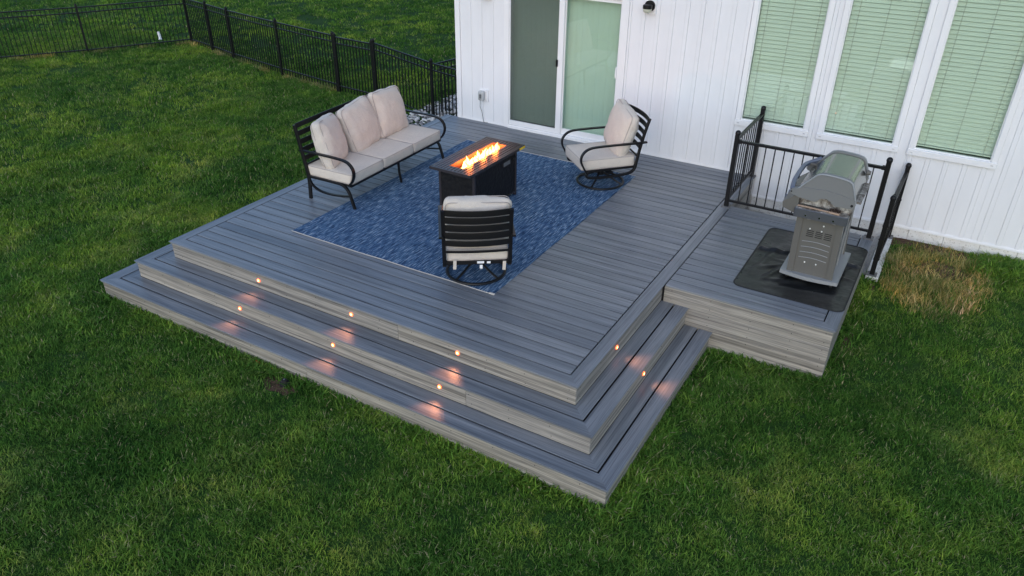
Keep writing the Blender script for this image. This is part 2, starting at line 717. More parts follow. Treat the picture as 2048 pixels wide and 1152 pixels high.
# ------------------------------------------------------------------ ground
def build_ground():
    xs = [-400, -200, -90, -60, -45] + [-38 + .8 * i for i in range(40)] + [-6 + .25 * i for i in range(24)] + [0.0, .3, .6, .9, 1.2, 1.5, 1.70] + [1.95 + .25 * i for i in range(16)] + [6.5, 8, 12, 20, 40, 90, 200, 400]
    ys = [-400, -200, -90, -40, -20, -10, -7] + [-5 + .25 * i for i in range(37)] + [4.27, 4.6, 5.0, 5.45] + [5.7 + .4 * i for i in range(14)] + [12, 13, 14, 16, 18, 20, 23, 26, 30, 36, 45, 60, 90, 200, 400]
    mb = MB()
    nx = len(xs)
    for y in ys:
        for x in xs:
            mb.v.append((x, y, ground_z(x, y)))
    for j in range(len(ys) - 1):
        for i in range(nx - 1):
            cx, cy = (xs[i] + xs[i + 1]) / 2, (ys[j] + ys[j + 1]) / 2
            if 0 < cx < 1.7 and 4.27 < cy < 5.45:
                continue
            a = j * nx + i
            mb.f.append((a, a + 1, a + nx + 1, a + nx))
    o = mb.build('ground', M['lawn'], smooth=True)
    tag(o, kind='structure')
    # floor of the window well
    mb = MB()
    mb.box(-.1, 1.72, 4.2, 5.6, -1.5, -1.35)
    tag(mb.build('well_floor', M['concrete']), kind='structure')


build_ground()


def soil_patch(name, cx, cy, rx, ry, seed):
    mb = MB()
    n = 26
    mb.v.append((cx, cy, ground_z(cx, cy) + .012))
    for ring, s_ in ((1, .5), (2, 1.0)):
        for k in range(n):
            a = 2 * math.pi * k / n
            q = s_ * (1 + .28 * noise.noise(Vector((math.cos(a) * 2, math.sin(a) * 2, seed))))
            x, y = cx + rx * q * math.cos(a), cy + ry * q * math.sin(a)
            mb.v.append((x, y, ground_z(x, y) + (.010 if ring == 1 else .004)))
    for k in range(n):
        j = (k + 1) % n
        mb.f.append((0, 1 + k, 1 + j))
        mb.f.append((1 + k, 1 + n + k, 1 + n + j, 1 + j))
    tag(mb.build(name, M['soil'], smooth=True), kind='structure')


SOIL = [(-2.80, -.68, .22, .13), (2.25, 5.33, .62, .16), (.62, 1.45, .06, .30), (2.45, 4.75, .35, .25), (1.76, 2.7, .05, .42), (1.80, 3.95, .05, .15)]
for i, s_ in enumerate(SOIL):
    soil_patch('soil_patch', *s_, i * 3.3)


# ------------------------------------------------------------------ house
house = thing('house', 'white house with vertical board and batten siding, sliding door and three tall windows', 'house', (0, H, 0))
HX1 = 7.0
TOP = 5.3
WIN = [(-.39, .555), (.66, 1.617), (1.727, 2.678)]
WZ0, WZ1 = .668, 2.80
DOOR = (-4.0, -2.03, 0.0, 2.15)


def build_house():
    # y is local: 0 at the siding face, negative towards the deck
    mb = MB()                                        # structural wall with real openings
    y0, y1 = .012, .14
    xs = [HL + .01, DOOR[0] + .01, DOOR[1] - .01]
    mb.box(xs[0], xs[1], y0, y1, -.28, TOP)
    mb.box(xs[1], xs[2], y0, y1, DOOR[3] - .01, TOP)
    mb.box(xs[1], xs[2], y0, y1, -.28, -.01)
    px = xs[2]
    for a, b in WIN:
        mb.box(px, a + .01, y0, y1, -.28, TOP)
        mb.box(a + .01, b - .01, y0, y1, -.28, WZ0 + .01)
        mb.box(a + .01, b - .01, y0, y1, WZ1 - .01, TOP)
        px = b - .01
    mb.box(px, HX1 - .01, y0, y1, -.28, TOP)
    mb.box(HL + .01, HL + .14, y1, 9, -.28, TOP)      # left return
    mb.box(HX1 - .14, HX1 - .01, y1, 9, -.28, TOP)
    mb.box(HL + .01, HX1 - .01, 8.87, 9, -.28, TOP)
    mb.build('wall', M['siding'], house)
    mb = MB()
    mb.box(HL + .15, HX1 - .15, 1.6, 1.65, -.02, TOP)
    mb.box(HL + .15, HX1 - .15, .145, 1.6, -.05, -.01)
    mb.build('room', M['room'], house)
    mb = MB()                                        # roof
    mb.prism([(-.45, TOP - .05), (4.5, TOP + 2.3), (9.45, TOP - .05), (9.45, TOP + .05), (4.5, TOP + 2.42), (-.45, TOP + .05)], HL - .4, HX1 + .4, axis='x')
    mb.build('roof', mat('dark_shingle', (.05, .05, .055), .9), house)
    # vertical siding, one panel each (flat plus raised batten)
    pitch, bw = .2000, .052
    opens = [DOOR] + [(a, b, WZ0, WZ1) for a, b in WIN]
    x = HL + .09
    k = 0
    while x < HX1 - .09:
        xa, xb = x, min(x + pitch, HX1 - .09)
        cuts = sorted({xa, xb} | {c for o in opens for c in (o[0], o[1]) if xa < c < xb})
        for a, b in zip(cuts[:-1], cuts[1:]):
            if b - a < .004:
                continue
            mid = (a + b) / 2
            zb = .035 if mid < -.02 else -.262
            spans = [(zb, TOP)]
            for o in opens:
                if o[0] < mid < o[1]:
                    spans = [(zb, o[2]), (o[3], TOP)]
            for z0, z1 in spans:
                if z1 - z0 < .03:
                    continue
                mb = MB()
                fa, fb = a + .001, min(b, xa + pitch - bw)
                if fb - fa > .004:
                    mb.cbox(fa, fb, -.004, .010, z0, z1, .002)
                ba, bb = max(a, xa + pitch - bw), b
                if bb - ba > .004:
                    mb.cbox(ba + .0005, bb, -.0105, .010, z0, z1, .003)
                if mb.v:
                    mb.build('siding_panel', M['siding'], house)
        x += pitch
        k += 1
    # trims
    mb = MB()
    mb.cbox(HL, HL + .088, -.022, .012, .0, TOP, .004)
    mb.box(HL - .0, HL + .012, .012, 9, .0, TOP)
    mb.build('corner_trim', M['trim'], house)
    for a, b, z in ((HL + .09, DOOR[0] - .002, .0), (DOOR[1] + .002, -.02, .0), (.0, HX1, -.292)):
        mb = MB()
        mb.box(a, b, -.020, .010, z, z + .022)
        mb.box(a, b, -.012, .010, z + .022, z + .034)
        mb.build('base_trim', M['trim'], house)
    # painted block foundation
    x = .0
    while x < 6.8:
        for r_, (z0, z1) in enumerate(((-.495, -.295), (-.70, -.50), (-.905, -.705), (-1.11, -.91), (-1.34, -1.115))):
            if r_ > 1 and x > 1.8:
                continue
            xo = x + (.2 if r_ % 2 else 0)
            mb = MB()
            mb.cbox(xo, xo + .396, -.004 + random.uniform(-.002, .002), .1, z0, z1, .004)
            mb.build('foundation_block', M['concrete'], house)
        x += .4
    mb = MB()
    mb.box(-.3, 7, .02, .16, -1.6, -.293)
    mb.box(HL + .02, HL + .15, .02, 9, -1.2, -.29)
    mb.build('foundation', M['concrete'], house)

    # windows
    for a, b in WIN:
        f = MB()
        fw_ = .066
        for x0, x1, z0, z1 in ((a, a + fw_, WZ0 + .072, WZ1), (b - fw_, b, WZ0 + .072, WZ1), (a, b, WZ1 - fw_, WZ1 - .0005)):
            f.cbox(x0, x1, -.030, .11, z0, z1, .005)
        w = f.build('window', M['trim'], house)
        s_ = MB()
        s_.cbox(a - .004, b + .004, -.040, .11, WZ0, WZ0 + .0715, .006)
        s_.build('sill', M['trim'], w)
        for xx in (a + .03, b - .06):
            s_ = MB()
            s_.cbox(xx, xx + .03, -.0435, -.038, WZ0 + .028, WZ0 + .038, .002)
            s_.build('weep_cap', M['weep'], w)
        s_ = MB()                                     # inner bead
        e = .012
        x0, x1, z0, z1 = a + fw_, b - fw_, WZ0 + .072, WZ1 - fw_
        for q in ((x0, x0 + e, z0 + e, z1 - e), (x1 - e, x1, z0 + e, z1 - e), (x0, x1, z0, z0 + e), (x0, x1, z1 - e, z1)):
            s_.box(q[0], q[1], -.005, .03, q[2], q[3])
        s_.build('bead', M['trim'], w)
        g = MB()
        g.box(x0 + .004, x1 - .004, .012, .018, z0 + .004, z1 - .004)
        g.build('pane', M['glass'], w)

    # sliding door
    f = MB()
    d0, d1, z0, z1 = DOOR
    for q in ((d0, d0 + .085, .0, z1), (d1 - .115, d1, .0, z1), (d0 + .085, d1 - .115, z1 - .075, z1 - .001)):
        f.cbox(q[0], q[1], -.030, .12, q[2], q[3], .005)
    f.box(d0 + .085, d1 - .115, -.055, .12, .0, .028)
    f.box(d0 + .085, d1 - .115, -.035, .12, .028, .050)
    dr = f.build('sliding_door', M['trim'], house)
    gx0, gx1 = -3.905, -2.155
    mid = -3.045
    # fixed right panel frame, set back
    f = MB()
    for q in ((mid - .02, mid + .055, .05, z1 - .076), (gx1 - .01, gx1 + .012, .05, z1 - .076), (mid + .055, gx1 - .01, .05, .135), (mid + .055, gx1 - .01, z1 - .13, z1 - .076)):
        f.cbox(q[0], q[1], .012, .05, q[2], q[3], .003)
    pnl = f.build('fixed_panel', M['trim'], dr)
    # screen panel, in front on the left
    f = MB()
    for q in ((gx0 - .008, gx0 + .012, .052, z1 - .076), (mid - .045, mid + .042, .052, z1 - .076), (gx0 + .012, mid - .045, .052, .122), (gx0 + .012, mid - .045, z1 - .13, z1 - .076)):
        f.cbox(q[0], q[1], -.022, .008, q[2], q[3], .003)
    f.build('sliding_panel', M['trim'], dr)
    g = MB()
    g.box(gx0, mid - .03, .024, .030, .08, z1 - .08)
    g.box(mid + .05, gx1, .0275, .0335, .08, z1 - .08)
    g.build('pane', M['glass'], dr)
    g = MB()
    g.box(gx0 + .012, mid - .046, -.008, -.006, .122, z1 - .131)
    g.build('screen', M['screen'], dr)
    g = MB()
    g.cbox(mid - .062, mid - .03, -.046, -.0225, 1.065, 1.165, .006)
    g.cbox(mid - .05, mid - .04, -.058, -.046, 1.08, 1.15, .003)
    g.build('latch', M['black'], dr)
    g = MB()
    g.sweep(smooth_path([(gx1 + .004, .012, 1.02), (gx1 + .004, -.035, 1.03), (gx1 + .004, -.045, 1.10), (gx1 + .004, -.035, 1.17), (gx1 + .004, .012, 1.18)], 4), .012, .008)
    g.build('handle', M['trim'], dr)


build_house()


def blinds():
    labs = ['white slatted blind behind the window left of the black railing corner post',
            'white slatted blind behind the middle window above the grill',
            'white slatted blind behind the rightmost window over the dry grass']
    for (a, b), lab in zip(WIN, labs):
        x0, x1 = a + .075, b - .075
        t = thing('window_blind', lab, 'blind', ((x0 + x1) / 2, H + .075, WZ0 + .10), 0, 'horizontal blinds in the windows')
        w = (x1 - x0) / 2
        pitch = .0495
        n = int((WZ1 - WZ0 - .24) / pitch)
        mb = MB()
        rot = Matrix.Rotation(R(67), 4, 'X')
        for y0_, y1_, z_ in ((-.0235, -.008, -.0015), (-.008, .008, .0005), (.008, .0235, -.0015)):
            mb.box(-w, w, y0_, y1_, z_, z_ + .0025, rot)
        me = mb.mesh('slat', M['slat'])
        for k in range(n):
            link('slat', me, t, (0, random.uniform(-.001, .001), .045 + k * pitch), (random.uniform(-.03, .03), 0, 0))
        mb = MB()
        mb.cbox(-w, w, -.025, .025, 0, .016, .003)
        mb.build('bottom_rail', M['slat'], t)
        mb = MB()
        mb.cbox(-w, w, -.028, .028, n * pitch + .03, n * pitch + .08, .003)
        mb.build('head_rail', M['slat'], t)
        for xx in (-w * .78, 0, w * .78):
            mb = MB()
            mb.box(xx - .0018, xx + .0018, -.030, -.028, .01, n * pitch + .05)
            mb.build('ladder_cord', M['piping'], t)
    for x0, x1, lab in ((-3.90, -3.06, 'vertical vane blind behind the screened left half of the sliding door'), (-2.99, -2.16, 'vertical vane blind behind the clear right half of the sliding door')):
        t = thing('vertical_blind', lab, 'blind', ((x0 + x1) / 2, H + .14, .09), 0, 'vertical blinds in the sliding door')
        w = (x1 - x0) / 2
        mb = MB()
        hh = 1.93
        pr = [(-.044, .0), (-.022, -.002), (.0, -.0025), (.022, -.002), (.044, .0), (.044, .002), (.022, .0), (0, -.0005), (-.022, .0), (-.044, .002)]
        mb.prism(pr, 0, hh, axis='z')
        me = mb.mesh('vane', M['vane'], True)
        n = int(2 * w / .078)
        for k in range(n + 1):
            link('vane', me, t, (-w + k * (2 * w / n), random.uniform(-.002, .002), 0), R(11 + random.uniform(-4, 4)))
        mb = MB()
        mb.cbox(-w, w, -.02, .02, hh + .005, hh + .05, .003)
        mb.build('head_rail', M['badge'], t)


blinds()


# ------------------------------------------------------------------ deck
deck = thing('deck', 'grey composite deck with three wraparound steps and a square grill platform', 'deck', (0, 0, 0))
_bm = {}


def board(name, material, p0, p1, width, z1, th=BT, m0=0.0, m1=0.0, up_=False, parent=None):
    """a board whose near long edge runs p0 -> p1 and whose width lies to the left of that line; m0, m1 lengthen (+) the far edge at the ends (mitre).
    up_: the width goes up instead (a fascia board) and th is its thickness to the left"""
    p0, p1 = Vector((p0[0], p0[1], 0)), Vector((p1[0], p1[1], 0))
    L = (p1 - p0).length
    c = .002
    key = (round(L, 4), round(width, 4), round(th, 4), round(m0, 4), round(m1, 4), up_, material.name)
    if key not in _bm:
        mb = MB()
        if up_:
            mb.cbox(0, L, 0, th, -width, 0, c)
        else:
            def xs(y):
                return -m0 * y / width, L + m1 * y / width
            rows = []
            for y, z in ((.009, -th), (.009, -.0055), (0, -.0045), (0, -c), (c, 0), (width - c, 0), (width, -c), (width, -.0045), (width - .009, -.0055), (width - .009, -th)):
                a, b = xs(y)
                rows.append((a, y, z))
                rows.append((b, y, z))
            mb.v = rows
            mb.f = [tuple(range(18, -1, -2)), tuple(range(1, 20, 2))] + [(2 * k + 1, 2 * k + 3, 2 * k + 2, 2 * k) for k in range(9)] + [(18, 19, 1, 0)]
        me = mb.mesh(name, material)
        import bmesh
        bm = bmesh.new()
        bm.from_mesh(me)
        bmesh.ops.recalc_face_normals(bm, faces=bm.faces)
        bm.to_mesh(me)
        bm.free()
        _bm[key] = me
    a = math.atan2(p1.y - p0.y, p1.x - p0.x)
    return link(name, _bm[key], parent or deck, (p0.x, p0.y, z1), a)


def build_deck():
    B, F = M['board'], M['fascia']
    b = BW
    # upper deck border, mitred corners
    board('border_board', B, (-W, 0), (0, 0), b, 0, m0=-b, m1=-b)
    board('border_board', B, (0, 0), (0, H - .008), b, 0, m0=-b)
    board('border_board', B, (-W, H - .008), (-W, 0), b, 0, m1=-b)
    y = b + GAP
    while y < H - .02:
        w = min(BW, H - .008 - y)
        if w > .02:
            board('deck_board', B, (-W + b + GAP, y), (-b - GAP, y), w, 0)
        y += BW + GAP
    # grill platform
    board('border_board', B, (GAP, P), (Q, P), b, 0, m1=-b)
    board('border_board', B, (Q, P), (Q, PB), b, 0, m0=-b)
    board('border_board', B, (GAP, PB - b), (Q - b - GAP, PB - b), b, 0)
    y = P + b + GAP
    while y < PB - b - GAP - .03:
        w = min(BW, PB - b - GAP - y)
        board('deck_board', B, (GAP, y), (Q - b - GAP, y), w, 0)
        y += BW + GAP
    # treads: two boards deep, wrapped round three sides
    for lv in (1, 2):
        z = -lv * STEP
        for k in range(2):                       # 0 = outer board, 1 = inner board
            ow = .143
            tg = .0165
            d = lv * TF - k * (ow + tg)
            dl = lv * TL - k * (ow + .012 + tg)
            bw_ = ow if k == 0 else TF - ow - tg + NO - .002
            wl = ow + .012 if k == 0 else TL - ow - .012 - tg + NO - .002
            board('tread_board', B, (-W - dl, -d), (d, -d), bw_, z, m0=-wl, m1=-bw_)
            board('tread_board', B, (d, -d), (d, P + NO - .002), bw_, z, m0=-bw_)
            board('tread_board', B, (-W - dl, H - .4), (-W - dl, -d), wl, z, m1=-bw_)
    # risers
    hb = STEP - BT - .002
    for lv in range(3):
        d = lv * TF - NO
        dl = lv * TL - NO
        z = -lv * STEP - BT
        hh = hb if lv < 2 else .34
        # front in two lengths with a butt joint
        split = (-1.9, -.95, -2.6)[lv]
        board('riser_board', F, (-W - dl, -d), (split - .001, -d), hh, z, .02, up_=True)
        board('riser_board', F, (split + .001, -d), (d - .0005, -d), hh, z, .02, up_=True)
        board('riser_board', F, (d, -d + .0203), (d, P + NO - .003), hh, z, .02, up_=True)
        board('riser_board', F, (-W - dl, H - .02 if lv == 0 else H - .42), (-W - dl, -d + .0005), hh, z, .02, up_=True)
    # platform skirting, three boards high
    for k in range(3):
        z = -BT - k * .187
        hh = .183 if k < 2 else .34
        board('skirting_board', F, (0, P + NO), (Q - NO - .0005, P + NO), hh, z, .02, up_=True)
        board('skirting_board', F, (Q - NO, P + NO + .0205), (Q - NO, PB - NO), hh, z, .02, up_=True)
    for k in range(7):
        z = -BT - k * .187
        board('skirting_board', F, (Q - NO - .001, PB - NO), (0, PB - NO), .183, z, .02, up_=True)
        board('skirting_board', F, (-NO, PB - NO), (-NO, H - .01), .183, z, .02, up_=True)
    # framing below as solid boxes, near-black for the shade in the gaps
    f = MB()
    zt = -BT - .004
    f.box(-W + .03, -.045, .045, H - .01, -.9, zt)
    f.box(-.0455, Q - .045, P + .045, PB - .045, -.9, zt - .001)
    for lv in (1, 2):
        d, dl = lv * TF - .045, lv * TL - .045
        f.box(-W - dl, -W + .03, -d, H - .45, -.9 - lv * .01, -lv * STEP + zt)
        f.box(-W + .03, d, -d, .045, -.9 - lv * .01, -lv * STEP + zt - .001)
        f.box(-.045, d, .0451, P + .04, -.9 - lv * .01, -lv * STEP + zt - .002)
    f.build('deck_frame', M['dark'], deck)
    # screw heads in the risers
    mb = MB()
    for lv in range(3):
        d = lv * TF - NO
        x = -W + .15
        while x < d:
            for zz in (-.065, -.165):
                z = -lv * STEP + zz + random.uniform(-.006, .006)
                mb.cyl((x + random.uniform(-.02, .02), -d - .0012, z), .0045, .002, 6, axis='y')
            x += .406
        y = .1
        while y < P:
            for zz in (-.065, -.165):
                mb.cyl((d - .0008, y, -lv * STEP + zz), .0045, .002, 6, axis='x')
            y += .406
    for k in range(3):
        for x in (.08, .49, .9, 1.3, 1.60):
            for zz in (-.06, -.16):
                mb.cyl((x, P + NO - .0012, -k * .187 + zz), .0045, .002, 6, axis='y')
    o = mb.build('screw_heads', M['dark'], deck)
    o['kind'] = 'stuff'


build_deck()


# ------------------------------------------------------------------ step lights
def step_lights():
    rows = [(x, 0, 0, n) for x, n in ((-3.743, 'leftmost'), (-2.473, 'middle'), (-1.217, 'rightmost'))]
    rows = [(-3.743, 'y', 0, 'small glowing amber light in the top front riser, at its left end'),
            (-2.473, 'y', 0, 'small glowing amber light in the top front riser, middle of its row'),
            (-1.217, 'y', 0, 'small glowing amber light in the top front riser, below the swivel chair back'),
            (-3.765, 'y', 1, 'small glowing amber light in the second front riser, at its left end'),
            (-2.487, 'y', 1, 'small glowing amber light in the second front riser, middle of its row'),
            (-1.230, 'y', 1, 'small glowing amber light in the second front riser, nearest the front corner'),
            (.855, 'x', 0, 'small glowing amber light in the top right riser near the grill platform'),
            (.872, 'x', 1, 'small glowing amber light in the second right riser near the grill platform')]
    for a, ax, lv, lab in rows:
        d = lv * TF - NO
        z = -lv * STEP - .105
        if ax == 'y':
            loc, rz = (a, -d, z), 0
        else:
            loc, rz = (d, a, z), R(90)
        t = thing('step_light', lab, 'light', loc, rz, 'amber lights in the step risers')
        t.scale = (1.2, 1.2, 1.2)
        mb = MB()
        mb.v = []
        prof = [(.011, .0), (.0165, -.001), (.0175, -.005), (.014, -.0075), (.0115, -.0075), (.0105, -.003)]
        n = 14
        for r, yy in prof:
            for k in range(n):
                q = 2 * math.pi * k / n
                mb.v.append((r * math.cos(q), yy, r * math.sin(q)))
        for i in range(len(prof) - 1):
            for k in range(n):
                mb.f.append((i * n + k, (i + 1) * n + k, (i + 1) * n + (k + 1) % n, i * n + (k + 1) % n))
        mb.build('ring', M['amber_ring'], t, True)
        mb = MB()
        for r, yy in ((.0112, -.003), (.009, -.0085), (.004, -.0105)):
            for k in range(n):
                q = 2 * math.pi * k / n
                mb.v.append((r * math.cos(q), yy, r * math.sin(q)))
        for i in range(2):
            for k in range(n):
                mb.f.append((i * n + k, i * n + (k + 1) % n, (i + 1) * n + (k + 1) % n, (i + 1) * n + k))
        mb.f.append(tuple(range(2 * n, 3 * n)))
        mb.build('lens', M['amber'], t, True)
        ld = bpy.data.lights.new('step_light_beam', 'SPOT')
        ld.energy = 3.8
        ld.color = (1, .36, .16)
        ld.spot_size = R(84)
        ld.spot_blend = 1.0
        ld.shadow_soft_size = .05
        lo = bpy.data.objects.new('step_light_beam', ld)
        COL.objects.link(lo)
        lo.parent = t
        lo.location = (0, -.022, -.0)
        dirv = Vector((.03, -.30, -.075))
        lo.rotation_euler = dirv.to_track_quat('-Z', 'Y').to_euler()


step_lights()


# ------------------------------------------------------------------ rug
RX0, RX1, RY0, RY1 = -4.12, -1.385, .905, 4.57


def build_rug():
    nx, ny = 60, 80
    t = thing('rug', 'large blue streaked outdoor rug under the seating group', 'rug', ((RX0 + RX1) / 2, (RY0 + RY1) / 2, 0))
    w, l = (RX1 - RX0) / 2, (RY1 - RY0) / 2

    def hz(x, y):
        z = .008 + .0025 * noise.noise(Vector((x * 2.0, y * 2.0, 3)))
        z += .010 * max(0, noise.noise(Vector((x * 1.3 + 4, y * 1.3, 8)))) * sstep(w - .5, w, abs(x))
        return max(.005, z)

    def edge(x, y):
        ex = x + .012 * noise.noise(Vector((y * 1.5, 1.7, 0))) * (abs(x) / w)
        ey = y + .014 * noise.noise(Vector((x * 1.6, 9.1, 0))) * (abs(y) / l)
        return ex, ey
    mb = MB()
    for j in range(ny + 1):
        for i in range(nx + 1):
            x, y = -w + 2 * w * i / nx, -l + 2 * l * j / ny
            ex, ey = edge(x, y)
            mb.v.append((ex, ey, hz(x, y)))
    for j in range(ny):
        for i in range(nx):
            a = j * (nx + 1) + i
            mb.f.append((a, a + 1, a + nx + 2, a + nx + 1))
    ring = [i for i in range(nx + 1)] + [(j + 1) * (nx + 1) - 1 for j in range(1, ny + 1)] + [ny * (nx + 1) + i for i in range(nx - 1, -1, -1)] + [j * (nx + 1) for j in range(ny - 1, 0, -1)]
    o = len(mb.v)
    for q in ring:
        x, y, z = mb.v[q]
        mb.v.append((x, y, .001))
    n = len(ring)
    for k in range(n):
        mb.f.append((ring[k], o + k, o + (k + 1) % n, ring[(k + 1) % n]))
    mb.build('weave', M['rug'], t, True)
    for sgn in (-1, 1):
        mb = MB()
        pts = []
        for i in range(nx + 1):
            x = -w + 2 * w * i / nx
            ex, ey = edge(x, sgn * l)
            pts.append((ex, ey + sgn * .001, hz(x, sgn * l) + .0005))
        mb.sweep(pts, .007, .004, 6)
        mb.build('hem', M['hem'], t, True)
    mb = MB()
    mb.cbox(w - .05, w + .015, -l - .012, -l + .012, .008, .020, .004)
    mb.build('corner_tab', M['hem'], t)


build_rug()


# ------------------------------------------------------------------ furniture
FR = M['black']


def piping_loop(hx, hz, y, r, seed=0, rad=.0045, plane='xz'):
    pts = []
    for cx, cz, a0 in ((hx - r, hz - r, 0), (-hx + r, hz - r, 90), (-hx + r, -hz + r, 180), (hx - r, -hz + r, 270)):
        for k in range(6):
            a = R(a0 + 90 * k / 5)
            pts.append((cx + r * math.cos(a), y, cz + r * math.sin(a)) if plane == 'xz' else (cx + r * math.cos(a), cz + r * math.sin(a), y))
    return pts


def pillow(parent, loc, rot, hx, hy, hz, seed):
    mb = MB()
    mb.roundbox(hx, hy * .78, hz, .07, 16, bulge=(.008, .058, .008), pinch=.40, wrinkle=.017, seed=seed)
    o = mb.build('back_cushion', M['fabric'], parent, 80, loc, rot)
    for sy in (-1, 1):
        p = MB()
        p.sweep([(q[0], q[1] * .62, q[2]) for q in piping_loop(hx * .985, hz * .985, sy * hy * .66, .055)], .0042, n=5, closed=True)
        p.build('piping', M['piping'], o, True)
    return o


def seat_cushion(parent, loc, hx, hy, hz, seed, rz=0):
    mb = MB()
    mb.roundbox(hx, hy, hz, .026, 14, bulge=(.003, .004, .012), wrinkle=.003, seed=seed)
    o = mb.build('seat_cushion', M['fabric'], parent, 70, loc, rz)
    for sz in (-1, 1):
        p = MB()
        p.sweep(piping_loop(hx * .994, hy * .994, sz * (hz - .006), .03, plane='xy'), .004, n=5, closed=True)
        p.build('piping', M['piping'], o, True)
    return o


def arm_path(x, y_back, y_front, z_arm, z_seat):
    return smooth_path([(x, y_back, z_arm + .015), (x, y_back + .12, z_arm + .012), (x, y_front - .28, z_arm + .012), (x, y_front - .10, z_arm - .005), (x, y_front - .015, z_arm - .07), (x, y_front, z_arm - .16), (x, y_front - .04, z_arm - .25), (x, y_front - .09, z_seat)], 6)


def build_sofa():
    t = thing('outdoor_sofa', 'three seat black metal sofa with beige cushions on the left side of the rug', 'sofa', (-4.27, 2.71, 0), R(-88.6))
    hw = .975
    zs = .30
    # frame
    for s in (-1, 1):
        x = s * hw
        mb = MB()                             # back post, one bar with the back leg
        mb.sweep([(x, -.36, 0), (x, -.345, .2), (x, -.35, .33), (x, -.41, .62), (x, -.475, .93)], .014, .022, side=(1, 0, 0), square=True)
        mb.build('back_leg', FR, t, 30)
        mb = MB()
        mb.sweep(smooth_path([(x, -.345, zs), (x, .06, zs), (x, .20, zs - .012), (x, .275, zs - .075), (x, .31, zs - .17), (x, .35, 0.0)], 6), .019, .013, side=(1, 0, 0), square=True)
        mb.build('front_leg', FR, t, 30)
        mb = MB()
        mb.sweep(smooth_path([(x, -.345, .275), (x, -.30, .19), (x, -.18, .135), (x, 0, .125), (x, .18, .145), (x, .30, .165)], 6), .017, .010, side=(1, 0, 0), square=True)
        mb.build('brace', FR, t, 30)
        mb = MB()
        mb.sweep(arm_path(x, -.43, .385, .61, zs + .01), .023, .010, side=(1, 0, 0), square=True)
        mb.build('arm', FR, t, 30)
    mb = MB()
    mb.sweep([(0, .33, 0), (0, .305, .15), (0, .30, zs - .01)], .013, square=True)
    mb.build('middle_leg', FR, t)
    mb = MB()
    mb.sweep([(0, -.36, 0), (0, -.345, zs - .01)], .013, square=True)
    mb.build('middle_leg', FR, t)
    mb = MB()
    mb.box(-hw + .012, hw - .012, .285, .320, zs - .02, zs + .012)
    mb.box(-hw + .012, hw - .012, -.365, -.335, zs - .02, zs + .012)
    for x in (-hw + .02, -.33, .33, hw - .02):
        mb.box(x - .012, x + .012, -.335, .285, zs - .016, zs + .008)
    mb.box(-.012, .012, -.3351, .2849, zs - .014, zs + .006)
    mb.build('seat_frame', FR, t)
    # back slats following the rake, slightly bowed
    for z0, hh in ((.915, .030), (.82, .032), (.72, .032), (.62, .032), (.52, .032), (.42, .032)):
        mb = MB()
        pts = []
        for k in range(13):
            u = k / 12 * 2 - 1
            y = -.36 - (z0 - .36) * .20 - .03 * (1 - u * u)
            pts.append((u * (hw - .008), y, z0))
        v0 = len(mb.v)
        mb.sweep(pts, .0045, hh, square=True)
        mb.build('back_slat', FR, t, 30)
    # cushions
    for k, x in enumerate((-.645, 0, .645)):
        seat_cushion(t, (x, -.02, zs + .075), .320, .345, .064, k)
    # local +x is the near (south) end
    pillow(t, (-.60, -.285, .70), (R(17), R(-4), R(4)), .32, .12, .30, 1)
    pillow(t, (.02, -.275, .69), (R(18), R(5), R(7)), .32, .12, .30, 2)
    pillow(t, (.66, -.225, .675), (R(15), R(-6), R(24)), .30, .135, .29, 3)
    return t


build_sofa()


